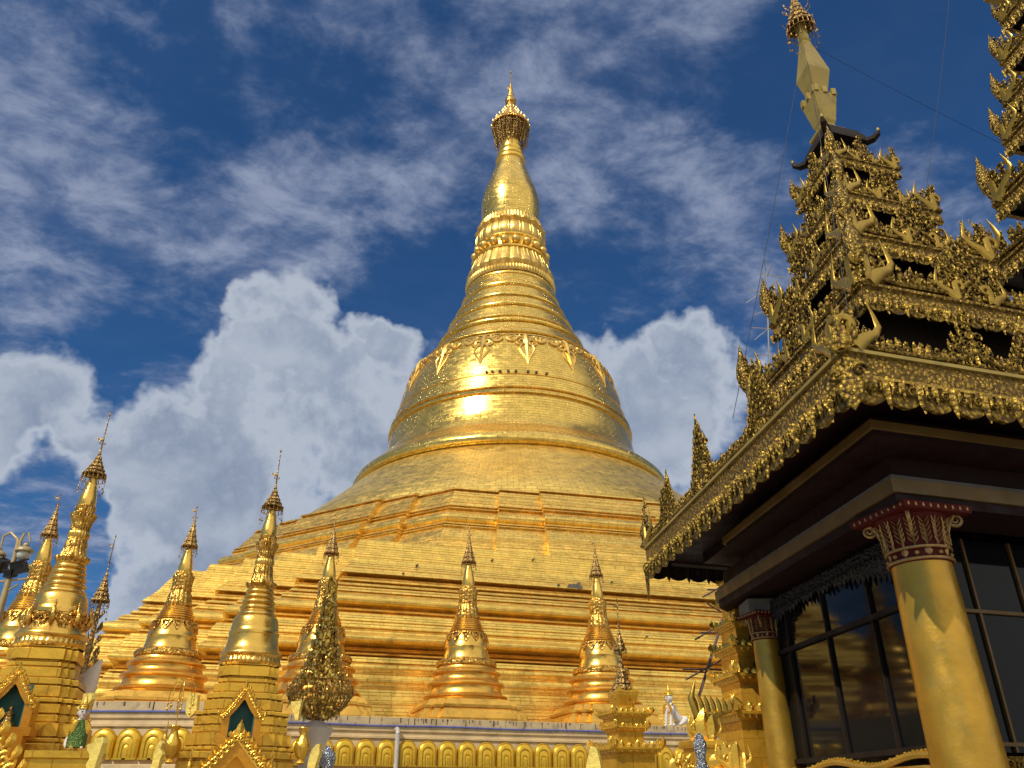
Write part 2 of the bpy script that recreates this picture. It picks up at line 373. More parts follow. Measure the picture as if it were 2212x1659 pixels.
# lower terraces : base line of the right face (z, apothem/.951)
LB = [(0, 39.6), (4.0, 38.6), (8, 37.7), (10.5, 36.9), (13, 34.8), (14.2, 33.6), (15.6, 32.6), (17, 31.9)]
def mould(base, items, k=.951):
    """items (row, offset) top to bottom -> [(z, a)] bottom to top"""
    out = []
    for row, off in items[::-1]:
        z, a = zf(row, base); out.append((z, a * k + off * (.8 if off < 0 else .44)))
    return out
low = [(1192, -3.6), (1193, .18), (1200, .22), (1216, .05), (1217, .12), (1236, 0), (1258, .25), (1262, .25), (1262.5, -.75), (1266, -.75), (1267, -.35), (1276, -.3), (1276.5, -.8), (1280, -.75), (1281, -.3), (1286, -.2), (1287, -.65), (1290, -.55),
       (1291, 0), (1300, .12), (1301, -.12), (1306, .15), (1308, .62), (1311, .88), (1315, .98), (1319, .92), (1323, .62), (1326, .1), (1329, -.5), (1332, -.35), (1334, -.35), (1335, -.1), (1338, -.05), (1339, -.35), (1343, -.3), (1344, .05), (1360, .12), (1361, .0), (1374, .12), (1375, -.05), (1384, .1),
       (1387, .55), (1391, .9), (1396, 1.0), (1401, .88), (1405, .5), (1407, -.1), (1411, -.6), (1413, -.35), (1420, -.2), (1421, -.6), (1424, -.55), (1425, -.1), (1429, 0), (1430, -.5), (1433, -.4), (1434, .05), (1444, .1), (1445, -.04), (1454, .25), (1462, .15), (1470, .05), (1480, .35), (1490, .2), (1500, .1), (1520, .2), (1540, .2), (1560, .2), (1600, .4)]
def ribs(items, seed):
    random.seed(seed); out = [items[0]]
    for (r0, o0), (r1, o1) in zip(items[:-1], items[1:]):
        if r1 - r0 >= 8 and abs(o1 - o0) < .3:
            n = int((r1 - r0) / 7)
            for k in range(1, n + 1):
                q = r0 + (r1 - r0) * k / (n + 1) + random.uniform(-1, 1); o = o0 + (o1 - o0) * k / (n + 1); d = random.choice((.05, .07, .1))
                out += [(q - .7, o), (q - .6, o - d), (q + .3, o - d), (q + .4, o + .03)]
        out.append((r1, o1))
    return out
LP = mould(LB, ribs(low, 3))
tb = MB().sweep(lambda a: redent(a, .56, 6), [(3.2, LP[0][1] + .3)] + LP, Matrix.Rotation(ROT_L, 4, 'Z'))
tb.build('lower_terrace', 'terrace', st, 25)
OB = [(11, 31.6), (13, 31.5), (16.2, 31.3), (17.6, 30.6), (19.6, 29.1), (21, 27.9), (22.9, 26.5), (23.6, 26.0)]
oc = [(1055, -.9), (1056, 0), (1058, .28), (1061, .28), (1061.6, -.25), (1064, -.2), (1065, 0), (1080, .15), (1095, .2), (1096, .5), (1097.5, .5), (1098, .05), (1100, .05), (1101, .35), (1102.5, .35), (1103.5, -.1), (1109, -.1), (1111, .35), (1114, .7), (1118, .85), (1122, .78), (1126, .4), (1129, -.05), (1132, -.25), (1133, .1), (1134.5, .1), (1135, -.2), (1137, -.2), (1138, .15), (1139.5, .15), (1141, -.15), (1160, .2), (1190, .35), (1215, .35)]
OP = mould(OB, ribs(oc, 4), .95); OP = [(15.0, OP[0][1])] + [p for p in OP if p[0] > 15.1]
ob = MB().sweep(lambda a: octa(a), OP, Matrix.Rotation(ROT_O, 4, 'Z')); ob.build('octagonal_terrace', 'octa', st, 25)
# round shoulder between octagon and bell
sh = [(24.9, 21.5), (24.6, 22.9), (23.9, 24.1), (22.7, 25.3), (21.3, 26.5), (19.8, 27.9), (18.4, 29.2), (17.2, 30.4), (16.2, 31.0)]
MB().lathe(sh, 160).build('round_shoulder', 'shoulder', st)
# bell
bl = [(16.5, 30.7), (17.05, 30.8), (17.22, 31.05), (17.25, 31.35), (17.1, 31.7), (16.7, 32.1), (16.1, 32.6), (15.3, 33.2), (14.65, 33.9), (14.2, 34.7), (13.97, 35.6), (13.79, 36.6)]
zb, rb = 38.0, 13.55
bl += [(13.62, zb - .45), (13.85, zb - .38), (13.87, zb - .12), (13.58, zb - .05), (13.56, zb + .18), (13.78, zb + .24), (13.76, zb + .48), (13.48, zb + .55), (13.27, 39.4), (12.86, 41.2), (12.6, 42.2), (12.3, 43.2), (11.95, 44.2), (11.8, 45.0), (11.2, 45.7), (10.6, 46.2), (10.3, 46.4)]
MB().lathe(bl, 160).build('bell', 'plate', st, 50)
# seam lines and tiny dark openings on the bell
b = MB(); zs, rs = 40.0, 13.13
for k in range(160): pass
b.lathe([(rs + .02, zs - .04), (rs + .09, zs), (rs + .0, zs + .05)], 120); b.build('seam', 'band', st)
for px in (1046, 1060, 1078, 1098, 1116, 1145, 1165, 1190):
    th = math.asin(max(-1, min(1, (px - 1102) / FP * 72 / 12.9))); q = MB()
    q.box((rs * math.sin(th) * 1.004, -rs * math.cos(th) * 1.004, zs + .32), (.28, .16, .15)); q.build('vent', 'grime', st, 0)
# pendant ornaments round the bell shoulder
pz, pr = zf(735, [(46.5, 11.9), (49.5, 9.5)])
NP = 16
pend = None
bprof = [(p[1], p[0]) for p in bl]
def rad_at(z):
    for i in range(len(bprof) - 1):
        (z0, r0), (z1, r1) = bprof[i], bprof[i + 1]
        if z0 <= z <= z1 and z1 > z0: return r0 + (r1 - r0) * (z - z0) / (z1 - z0)
    return 9.5
def on_bell(th, z, off): r = rad_at(z) + off; return Vector((r * math.sin(th), -r * math.cos(th), z))
for k in range(NP):
    th0 = -math.pi + 2 * math.pi * (k + .5) / NP - .05
    b = MB(); zt = 45.75
    def P2(x, d): z = zt - d; return on_bell(th0 + x / 11.0, z, .06)
    for sgn in (-1, 1):
        for (x0, d0, r) in ((1.35, .55, .62), (.55, 1.15, .5), (.75, .35, .38)):
            pts = [P2(sgn * (x0 + r * (1 - q * .055) * math.cos(a)), (d0 + r * (1 - q * .055) * math.sin(a)) * 1.05) for q, a in [(i, .3 + i * .5) for i in range(15)]]
            b.tube(pts, [.16 - .006 * i for i in range(15)], 6)
        pts = [P2(sgn * x, d) for x, d in ((0, 1.4), (.5, 1.7), (.72, 2.2), (.5, 2.9), (.2, 3.5), (0, 4.3))]; b.tube(pts, [.06, .1, .11, .1, .08, .04], 6)
    b.tube([P2(0, d) for d in (-.1, .5, 1.2, 2, 3, 4.4)], [.25, .32, .3, .16, .12, .04], 6)
    b.build('pendant_ornament', 'orn', st)
b = MB()
for k in range(NP):      # swags between the pendants
    th0 = -math.pi + 2 * math.pi * (k + 1) / NP - .05
    for s_ in (-1, 1): b.tube([on_bell(th0 + s_ * x / 11.0, 45.9 - .35 * abs(math.sin(x * 2.2)), .05) for x in (0, .3, .6, .9, 1.2)], .09, 5)
b.build('garland', 'orn', st)
# turban rings
rows = [(437, .36, 1.0), (418, .4, 1.1), (352, .3, .8), (333, .26, .7), (265, .26, .8), (215, .22, .7), (157, .2, .7), (100, .12, .5)]
base = [(46.1, 10.55), (47.0, 9.88), (48.2, 9.26), (50.0, 8.41), (51.5, 7.85), (53.7, 6.89), (55.7, 6.14), (57.7, 5.55), (59.3, 5.15)]
zr = [zf(545.8 + q * .402, base)[0] for q, _, _ in rows]
rp = []
z = base[0][0]
def base_r(z):
    for i in range(len(base) - 1):
        if base[i][0] <= z <= base[i + 1][0]: return base[i][1] + (base[i + 1][1] - base[i][1]) * (z - base[i][0]) / (base[i + 1][0] - base[i][0])
    return base[-1][1]
nst = 170
for i in range(nst + 1):
    z = base[0][0] + (base[-1][0] - base[0][0]) * i / nst; r = base_r(z)
    for (q, amp, wd), zc_ in zip(rows, zr):
        d = (z - zc_) / (wd * .55)
        if abs(d) < 1: r += amp * math.sqrt(1 - d * d)
        elif -1.5 < d < -1: r -= amp * .35
    rp.append((r, z))
MB().lathe(rp, 128).build('turban_ring_band', 'plate', st, 50)
# lotus band: lip, down petals, beads, up petals
def scal(n, amp, ph=0, pw=1.0):
    return lambda q, a, r: r * (1 + amp * (abs(math.sin(n * a / 2 + ph)) ** pw))
z0 = 58.5
MB().lathe([(5.2, z0 + .1), (5.45, z0), (5.62, z0 + .3), (5.6, z0 + .75), (5.35, z0 + .95), (5.1, z0 + 1.1)], 360, scal(90, .022)).build('beaded_lip', 'orn', st, 30)
b = MB(); b.lathe([(4.9, 59.5), (5.35, 59.9), (5.5, 60.2), (5.45, 60.5), (5.15, 61.2), (4.9, 62.0), (4.7, 62.6)], 288, lambda q, a, r: r * (1 + (.03 * (1 - q)) * abs(math.sin(12 * a)) - .015 * (abs(math.cos(12 * a)) ** 10)))
for k in range(24):
    a = 2 * math.pi * k / 24 + math.pi / 24
    for d in (-.05, .05): b.tube([(r_ * math.cos(a + d), r_ * math.sin(a + d), z_) for r_, z_ in ((5.5, 60.3), (5.2, 61.1), (4.93, 61.9), (4.75, 62.5))], [.07, .06, .05, .04], 5)
b.build('hanging_lotus_petals', 'orn', st, 30)
MB().lathe([(4.6, 62.5), (4.88, 62.6), (4.92, 62.8), (4.8, 62.95), (4.5, 63.05), (4.4, 63.4), (4.4, 64.2), (4.5, 64.5), (4.7, 64.6), (4.72, 64.8), (4.5, 64.95), (4.3, 65.0)], 96).build('bead_channel', 'band', st)
for k in range(20):
    a = 2 * math.pi * (k + .5) / 20; q = MB(); q.sphere((4.62 * math.cos(a), 4.62 * math.sin(a), 63.78), .56, 16, None, (1, 1, .95)); q.build('bead', 'orn', st, 60)
b = MB(); b.lathe([(4.3, 64.9), (4.45, 65.05), (4.6, 65.6), (4.55, 66.3), (4.3, 66.9), (4.15, 67.2), (4.35, 67.4), (4.55, 67.5), (4.5, 67.75), (4.2, 67.8)], 288, lambda q, a, r: r * (1 + .018 * abs(math.sin(10 * a)) - (.02 * (abs(math.cos(10 * a)) ** 8)) + (.02 * math.sin(20 * a) if q > .7 else 0)))
for k in range(20):
    a = 2 * math.pi * k / 20
    for d in (-.05, .05): b.tube([(r_ * math.cos(a + d), r_ * math.sin(a + d), z_) for r_, z_ in ((4.46, 65.1), (4.62, 65.6), (4.57, 66.3), (4.3, 66.95))], .06, 5)
b.build('upright_lotus_petals', 'orn', st, 30)
b = MB(); b.lathe([(4.0, 67.7), (4.2, 67.8), (4.25, 68.1), (4.1, 68.5), (4.12, 68.75), (3.95, 68.8)], 240, scal(60, .025)); b.build('fluted_collar', 'orn', st, 30)
bud = [(3.55, 68.4), (3.72, 69.3), (3.83, 70.3), (3.9, 71.4), (3.9, 72.6), (3.78, 73.7), (3.58, 74.6), (3.32, 75.5), (3.02, 76.4), (2.72, 77.4), (2.44, 78.3), (2.18, 79.2), (1.98, 80.0), (1.88, 80.4)]
MB().lathe(bud, 96).build('banana_bud', 'plate', st, 60)
nk = [(1.85, 80.3), (2.05, 80.45), (2.08, 80.8), (1.8, 80.95), (1.7, 81.2), (1.85, 81.4), (1.85, 81.7), (1.6, 81.85), (1.5, 82.3), (1.6, 82.5), (1.58, 82.8), (1.38, 82.95), (1.32, 83.6), (1.4, 83.8), (1.2, 84.2), (1.15, 86.6)]
MB().lathe(nk, 64).build('spire_neck', 'band', st)
hp = [(2.55, 87.0), (2.7, 87.05), (2.66, 87.4), (2.45, 87.8), (2.2, 88.2), (1.92, 88.6), (1.65, 89.0), (1.38, 89.5), (1.12, 90.1), (.9, 90.7), (.72, 91.3), (.58, 91.9), (.78, 92.1), (.8, 92.6), (.62, 93.0), (.42, 93.3), (.46, 93.6), (.36, 94.2), (.25, 95.2), (.12, 96.0)]
hti = MB().lathe(hp, 96, lambda q, a, r: r * (1 + (.03 * abs(math.sin(24 * a)) if q < .4 else 0))).build('umbrella', 'leafrelief', st, 40)
b = MB(); b.tube([(0, 0, 95.5), (0, 0, 98.6)], .06, 6); b.sphere((0, 0, 98.5), .17, 10); b.sphere((0, 0, 97.3), .13, 8); b.box((-.3, 0, 95.2), (.5, .03, .35)); b.build('vane', 'bronze', hti)
random.seed(3)
b = MB()
for k in range(12):
    a = 2 * math.pi * k / 12; a2 = a + math.pi / 6
    b.tube([(2.5 * math.cos(a), 2.5 * math.sin(a), 87.1), (1.15 * math.cos(a2), 1.15 * math.sin(a2), 84.2)], .06, 5)
    b.tube([(2.5 * math.cos(a), 2.5 * math.sin(a), 87.1), (1.15 * math.cos(a - .5), 1.15 * math.sin(a - .5), 84.2)], .06, 5)
for r_, z_ in ((2.6, 86.4), (2.1, 84.9)): b.tube([(r_ * math.cos(a / 24 * 6.2832), r_ * math.sin(a / 24 * 6.2832), z_) for a in range(25)], .05, 5)
b.build('strut_ring', 'bronze', hti)
b = MB()
for k in range(110):
    a = 2 * math.pi * k / 110; r_ = random.uniform(2.05, 2.75); zt = 87 - random.random() * .3; ln = random.uniform(1.2, 4.2) * (1 if r_ > 2.2 else 1.2)
    r2 = r_ - .26 * ln * random.uniform(.2, 1)
    b.tube([(r_ * math.cos(a), r_ * math.sin(a), zt), (r2 * math.cos(a), r2 * math.sin(a), zt - ln)], .025, 4)
    for j in range(int(ln * 3)):
        q = (j + 1) / (ln * 3 + 1); rq = r_ + (r2 - r_) * q; b.sphere((rq * math.cos(a), rq * math.sin(a), zt - ln * q), .085, 5)
b.build('hanging_bells', 'bronze', hti)
b = MB()
for k in range(16):
    a = 2 * math.pi * k / 16
    for r_, z_ in ((2.72, 87.3), (2.2, 88.2), (1.65, 89.0), (1.12, 90.1)): b.sphere((r_ * math.cos(a), r_ * math.sin(a), z_ + .35), .09, 5, None, (1, 1, 3))
b.build('finial_studs', 'orn', hti)
# small weathered patches and loose plates
random.seed(5)
b = MB()
def front_pt(px, py, base_, k):
    t = ray(px, py); n = Vector((math.sin(ROT_L), -math.cos(ROT_L)))
    lo, hi = 30.0, 60.0
    def f(Y):
        z = EYE + t[1] * Y; a = (t[0] * Y - SC[0]) * n.x + (Y - SC[1]) * n.y; ab = base_[0][1]
        for i in range(len(base_) - 1):
            if base_[i][0] <= z <= base_[i + 1][0]: ab = base_[i][1] + (base_[i + 1][1] - base_[i][1]) * (z - base_[i][0]) / (base_[i + 1][0] - base_[i][0])
        if z > base_[-1][0]: ab = base_[-1][1]
        return a - ab * k
    for _ in range(40):
        m = (lo + hi) / 2
        if f(m) > 0: lo = m
        else: hi = m
    Y = (lo + hi) / 2; return Vector((t[0] * Y - SC[0], Y - SC[1], EYE + t[1] * Y))
for px, py, s_ in ((1229, 1267, .30), (1236, 1268, .42), (1245, 1266, .3), (1250, 1271, .34), (1248, 1262, .16), (1204, 1265, .16), (1228, 1152, .0), (1150, 1210, .14), (1062, 1211, .13), (900, 1222, .13), (1395, 1376, .12), (1320, 1258, .12), (870, 1240, .12)):
    if s_ > 0:
        s_ *= .6; b = MB(); p = front_pt(px, py, LB, .951) + Vector((.31, -.95, 0)) * .25
        xd = Vector((math.cos(ROT_L), math.sin(ROT_L), 0)); Mx = frame(p, xd)
        b.add([(-s_, -s_ * .5, 0), (s_ * .7, -s_ * .6, 0), (s_, s_ * .3, 0), (0, s_ * .6, 0), (-s_ * .8, s_ * .2, 0), (-s_, -s_ * .5, -.3), (s_ * .7, -s_ * .6, -.3), (s_, s_ * .3, -.3), (0, s_ * .6, -.3), (-s_ * .8, s_ * .2, -.3)], [(0, 1, 2, 3, 4), (0, 5, 6, 1), (1, 6, 7, 2), (2, 7, 8, 3), (3, 8, 9, 4), (4, 9, 5, 0)], None, Mx); b.build('bare_patch', 'greytrim', st, 0)

# ------------------------------------------------------------------ white plinth wall
def ratios(px, py): return ray(px, py)
HP = 3.3; ZP = EYE + HP
def wallpt(px, py): a, b_ = ray(px, py); return Vector((a / b_ * HP, HP / b_, 0))
wr0, wr1 = wallpt(713, 1545.5), wallpt(1491, 1570.6)
wl0, wl1 = wallpt(212, 1517), wallpt(400, 1516)
wd = (wr1 - wr0).normalized(); A_ = wr0 - wd * 2.6; B_ = wr1 + wd * 34
wl = (wl1 - wl0).normalized(); wl = (wl + wd * .35).normalized()
E_ = wl1 + wl * 1.0; F_ = wl0 - wl * 12
wall = thing('plinth_wall', 'long white terrace wall with golden arched petals under the small stupas', 'wall')
def wall_run(p0, p1, parent):
    d = (p1 - p0); L = d.length; Mx = frame((p0.x, p0.y, 0), d)
    m = MB()
    # cross-section (local y = z, local z = out)
    sec = [(0, .35), (1.9, .35), (1.93, .42), (2.3, .42), (2.33, .52), (2.75, .52), (2.8, .28), (2.95, .22), (4.0, .1), (4.04, .17), (4.12, .17), (4.15, .08), (4.3, .06), (4.33, .13), (4.38, .13), (4.4, .05), (4.88, .03), (4.9, 0), (4.9, -7)]
    for i in range(len(sec) - 1):
        (y0, z0), (y1, z1) = sec[i], sec[i + 1]; o = []
        m.add([(0, y0, z0), (L, y0, z0), (L, y1, z1), (0, y1, z1)], [(0, 1, 2, 3)], None, Mx)
    for x in (0, L):
        m.add([(x, a, b) for a, b in sec] + [(x, 0, -7)], [tuple(range(len(sec) + 1))], None, Mx)
    m.build('wall_body', 'white', parent, 0)
    k = MB(); k.box((L / 2, 4.62, .055), (L, .52, .09), Mx); k.build('coping_band', 'whitecop', parent, 0)
    # dark drip marks under the coping
    k = MB(); random.seed(int(L * 10))
    for i in range(int(L * 4)):
        x = random.uniform(0, L); h = random.uniform(.05, .3)
        k.box((x, 4.88 - h / 2, .10), (random.uniform(.015, .05), h, .012), Mx)
    k.build('drip_marks', 'grime', parent, 0)
    return Mx, L
MxR, LR = wall_run(A_, B_, wall); MxL, LLn = wall_run(F_, E_, wall)
k = MB(); # return wall between the two runs
m = frame((E_.x, E_.y, 0), (A_ - E_)); Lc = (A_ - E_).length
k.box((Lc / 2, 2.45, -.2), (Lc, 4.9, .4), m); k.build('wall_return', 'white', wall, 0)
k = MB(); k.add([(F_.x, F_.y + .1, 4.895), (E_.x, E_.y + .1, 4.895), (A_.x, A_.y + .1, 4.895), (B_.x, B_.y + .1, 4.895), (B_.x, B_.y + 20, 4.895), (F_.x, F_.y + 20, 4.895)], [(0, 1, 2, 3, 4, 5)]); k.build('plinth_top', 'white', wall, 0)
# golden arched petals
def petal_mesh():
    b = MB(); W = .94; H = 1.18; o = []
    def arch(w, h, z): return [(-w, 0, z)] + [(-w * math.cos(math.pi * i / 16), h - w * 1.0 + w * 1.0 * math.sin(math.pi * i / 16), z) for i in range(17)] + [(w, 0, z)]
    lv = [(.485, 1.2, 0), (.475, 1.19, .10), (.45, 1.16, .14), (.43, 1.13, .12), (.36, 1.02, .19), (.28, .90, .20), (.26, .86, .15), (.21, .76, .19), (.14, .60, .20), (.12, .56, .16), (.07, .45, .2), (.03, .38, .2)]
    vs = []; n = 19
    for w_, h_, z_ in lv: vs += arch(w_, h_, z_ )
    fs = []
    for i in range(len(lv) - 1):
        for q in range(n - 1): fs.append((i * n + q, (i + 1) * n + q, (i + 1) * n + q + 1, i * n + q + 1))
    fs.append(tuple((len(lv) - 1) * n + q for q in range(n)))
    b.add(vs, fs)
    b.box((0, .03, .1), (.92, .06, .2))
    return b
pm = petal_mesh().build('petal_panel', 'petal', wall, 40); pm_me = pm.data
first = True
for Mx, x0, x1 in ((MxR, .6, LR - 16), (MxL, 1.0, LLn - .2)):
    x = x0
    while x < x1:
        o = pm if first else pm.copy()
        if not first: C.objects.link(o); o.parent = wall
        first = False
        o.matrix_local = Mx @ Matrix.Translation((x, 2.93, .2)) @ Matrix.Diagonal((.9, .88, 1, 1)); x += .9
# pipes
pp = MB(); pp.tube([MxR @ Vector((x, 4.55 + .015 * math.sin(x), .14)) for x in [i * .8 for i in range(int(LR / .8))]], .035, 6)
for i in range(0, int(LR / 1.1)): pp.box((i * 1.1 + .4, 4.55, .12), (.03, .14, .06), MxR)
tag(pp.build('cable_pipe', 'bluepipe'), 'thin blue pipe clipped along the top of the white wall', 'pipe')
pp = MB(); pp.tube([MxL @ Vector((x, 4.55, .14)) for x in (0, LLn * .5, LLn)], .035, 6)
tag(pp.build('cable_pipe', 'bluepipe'), 'short blue pipe on the wall beside the left niche shrine', 'pipe')
a, b_ = ray(858, 1600); pd = None
for i in range(400):
    q = MxR @ Vector((i * .1, 0, .45))
    if q.x / q.y > a: pd = i * .1; break
pp = MB(); pp.tube([MxR @ Vector((pd, y, .45)) for y in (0, 2.5, 4.2)], .1, 10); pp.tube([MxR @ Vector((pd, 4.2, .45)), MxR @ Vector((pd, 4.35, .42)), MxR @ Vector((pd, 4.4, .3)), MxR @ Vector((pd, 4.4, -.1))], .1, 10)
pp.box((pd, 2.3, .42), (.3, .08, .3), MxR)
tag(pp.build('downpipe', 'pipe', None, 50), 'pale vertical drain pipe in front of the golden arched petals', 'pipe')

# ------------------------------------------------------------------ small stupas on the plinth
def rows_to_prof(rows, Y):
    out = []
    for hw, y in rows:
        t = ray(1106, y)[1]; z = EYE + t * Y; zc_ = Y * CP + (z - EYE) * SP; out.append((hw / FP * zc_, z))
    return out
def small_hti(b, prof_z0, z1, r, n=20, seed=1, bells=True, open_frac=.25):
    """pierced umbrella of stacked jagged rings between prof_z0 and z1"""
    random.seed(seed); H = z1 - prof_z0; k = 6
    for i in range(k):
        q0, q1 = i / k, (i + 1) / k; ra = r * (1 - q0) ** 1.35 + r * .06; rb_ = r * (1 - q1) ** 1.35 + r * .05
        za, zb_ = prof_z0 + H * q0, prof_z0 + H * q1
        b.lathe([(ra * .96, za), (ra * 1.05, za + H * .01), (ra * .9, za + (zb_ - za) * .5), (rb_ * .92, zb_)], 40, lambda q, a, rr: rr * (1 + .07 * math.sin(10 * a)))
        for j in range(max(5, int(10 * (1 - q0)))):
            a = 2 * math.pi * (j + random.random() * .3) / max(5, int(10 * (1 - q0))); b.leaf(0, 0, H * .09, H * .035, H * .01, 0, .1, Matrix.Translation((ra * 1.02 * math.cos(a), ra * 1.02 * math.sin(a), za)) @ Matrix.Rotation(a, 4, 'Z') @ Matrix(((0, 0, 1, 0), (1, 0, 0, 0), (0, 1, 0, 0), (0, 0, 0, 1))), 3)
def hti_skirt(b, z, r, rin, seed=1, n=14, ln=.3):
    random.seed(seed)
    for rr, zz in ((r, z), (r * 1.05, z - ln * .55)): b.tube([(rr * math.cos(i / 20 * 6.2832), rr * math.sin(i / 20 * 6.2832), zz) for i in range(21)], r * .035, 4)
    for k in range(n):
        a = 2 * math.pi * k / n
        b.tube([(r * math.cos(a), r * math.sin(a), z), (r * 1.05 * math.cos(a), r * 1.05 * math.sin(a), z - ln * .55)], r * .035, 4)
        b.tube([(r * 1.05 * math.cos(a), r * 1.05 * math.sin(a), z - ln * .5), (rin * math.cos(a), rin * math.sin(a), z + ln * .1)], r * .025, 4)
        l2 = ln * random.uniform(.4, 1.3)
        b.tube([(r * 1.06 * math.cos(a), r * 1.06 * math.sin(a), z - ln * .5), (r * 1.08 * math.cos(a), r * 1.08 * math.sin(a), z - ln * .5 - l2)], r * .012, 3)
        b.sphere((r * 1.08 * math.cos(a), r * 1.08 * math.sin(a), z - ln * .5 - l2), r * .075, 5, None, (1, 1, 1.5))
def rod(b, z0, z1, r, vane=1):
    b.tube([(0, 0, z0), (0, 0, z0 + (z1 - z0) * .5), (0, 0, z1)], [max(r * .08, .012), max(r * .055, .011), max(r * .035, .008)], 5)
    H = z1 - z0
    b.lathe([(0, z1 - H * .09), (r * .12, z1 - H * .06), (0, z1)], 8)
    b.sphere((0, 0, z0 + H * .12), r * .12, 6); b.sphere((0, 0, z0 + H * .2), r * .10, 6)
    b.tube([(r * .28 * math.cos(i / 8 * 6.2832), r * .28 * math.sin(i / 8 * 6.2832), z0 + H * .28) for i in range(9)], r * .03, 4)
    # little bird-tail vane
    z = z0 + H * (.36 if vane else .7)
    b.add([(0, 0, z), (-r * .35, 0, z - r * .1), (-r * .75, 0, z + r * .35), (-r * .4, 0, z + r * .15), (0, 0, z + r * .12), (0, .03, z), (-r * .35, .03, z - r * .1), (-r * .75, .03, z + r * .35), (-r * .4, .03, z + r * .15), (0, .03, z + r * .12)], [(0, 1, 2, 3, 4), (9, 8, 7, 6, 5), (0, 5, 6, 1), (1, 6, 7, 2), (2, 7, 8, 3), (3, 8, 9, 4)])

YP = 42.3
def zx(*l): return [(hw * .329, 1113.3 + y * .329) for hw, y in l]
def plinth_stupa():
    t = thing('small_stupa', '', 'stupa')
    rw = lambda l: rows_to_prof(zx(*l), YP)
    zb0 = rw([(1, 1340)])[0][1]
    # footing: redented square slabs
    f = MB(); z1 = rw([(1, 1200)])[0][1]; zz = [ZP - .1, ZP + .25, ZP + .3, ZP + .5, ZP + .55, ZP + 1.0, z1 - .05]
    f.sweep(lambda a: redent(a, .52, 3), [(ZP - .1, 2.72), (ZP + .15, 2.72), (ZP + .16, 2.62), (ZP + .42, 2.55), (ZP + .43, 2.42), (ZP + .62, 2.36), (ZP + .63, 2.44), (ZP + .75, 2.44), (ZP + .76, 2.28), (z1 - .25, 2.1), (z1 - .2, 1.95)], Matrix.Rotation(ROT_L, 4, 'Z')); f.build('base', 'skirt', t, 25)
    s1 = rw([(285, 1268), (286, 1258), (270, 1250), (262, 1232), (266, 1218), (276, 1212), (278, 1203), (268, 1196), (248, 1190), (238, 1172), (233, 1148), (236, 1138), (252, 1132), (256, 1124), (250, 1115), (230, 1108), (216, 1092), (210, 1070), (213, 1062), (226, 1056), (229, 1048), (222, 1040), (204, 1034), (192, 1020), (188, 1005)])
    MB().lathe(s1, 72).build('skirt_ring', 'skirt', t, 40)
    s2 = rw([(190, 1005), (196, 998), (196, 978), (186, 965), (170, 958)]); c = MB().lathe(s2, 144, scal(40, .02)); c.build('beaded_collar', 'leafrelief', t, 30)
    s3 = rw([(158, 968), (160, 958), (154, 945), (146, 915), (143, 885), (145, 880), (145, 874), (141, 870), (137, 842), (130, 815), (121, 790), (108, 775)]); MB().lathe(s3, 72).build('bell', 'leafgold', t, 50)
    bnd = MB(); zt = rw([(1, 785), (1, 845)]); ra, rb2 = rw([(124, 790)])[0][0], rw([(141, 850)])[0][0]
    for k in range(12):
        a0 = 2 * math.pi * k / 12
        def Q(x, q): a = a0 + x; r_ = ra + (rb2 - ra) * q + .02; return (r_ * math.cos(a), r_ * math.sin(a), zt[0][1] + (zt[1][1] - zt[0][1]) * q)
        for s_ in (-1, 1):
            bnd.tube([Q(s_ * .24, 0), Q(s_ * .16, .45), Q(s_ * .05, .85), Q(0, 1)], [.05, .05, .035, .02], 4); bnd.tube([Q(s_ * .12, .05), Q(s_ * .09, .4), Q(0, .6)], .035, 4); bnd.tube([Q(s_ * .26, 0), Q(s_ * .22, .12), Q(s_ * .12, .03), Q(0, .05)], .04, 4)
    bnd.build('pendant_band', 'leafrelief', t, 40)
    rr = []
    zs_ = [(768, 111), (752, 106), (737, 100), (723, 94), (710, 88), (698, 83)]
    for (y, hw) in zs_:
        rr += [(hw - 9, y + 6), (hw, y + 3), (hw + 2, y - 1), (hw, y - 5), (hw - 10, y - 8)]
    s4 = rw(rr); MB().lathe([(rw([(110, 780)])[0])] + s4, 64).build('ring_band', 'leafgold', t, 50)
    s5 = rw([(72, 690), (78, 684), (80, 672), (72, 665), (69, 640), (66, 615), (58, 600), (56, 592), (60, 586), (60, 576), (55, 570), (56, 555), (58, 530), (60, 512), (62, 505), (60, 495), (50, 488), (48, 474), (40, 470)])
    MB().lathe(s5, 120, lambda q, a, r: r * (1 + .05 * abs(math.sin(8 * a)))).build('lotus_band', 'leafrelief', t, 35)
    s6 = rw([(38, 476), (41, 460), (41, 440), (38, 420), (33, 395), (27, 365), (21, 338), (17, 315)]); MB().lathe(s6, 40).build('banana_bud', 'leafgold', t, 60)
    hz = rw([(46, 315), (10, 170), (1, 60)]); h = MB(); small_hti(h, hz[0][1], hz[1][1] + .35, hz[0][0] * .92, seed=4); hti_skirt(h, hz[0][1] + .05, hz[0][0], .15, 4, 14, .35); rod(h, hz[1][1] + .1, hz[2][1], .45, 0)
    h.build('umbrella', 'bronze', t, 40)
    return t
ps0 = plinth_stupa()
GS = 'row of small golden stupas on the white plinth'
specs = [(1006, 1480, 42.3, 1.0, 'small golden stupa in front of the terraces left of the drainpipe-free wall centre'),
         (1297, 1430, 44.6, .985, ''), (690, 1440, 40.6, 1.0, ''), (362, 1430, 39.3, 1.0, ''), (40, 1400, 37.4, 1.0, '')]
labs = ['small golden stupa standing alone in the middle, straight below the giant spire', 'small golden stupa on the white wall, partly behind the small tiered shrine',
        'small golden stupa partly hidden by the dark golden leaf tree', 'small golden stupa standing between the two front niche stupas', 'small golden stupa mostly hidden behind the leftmost niche stupa']
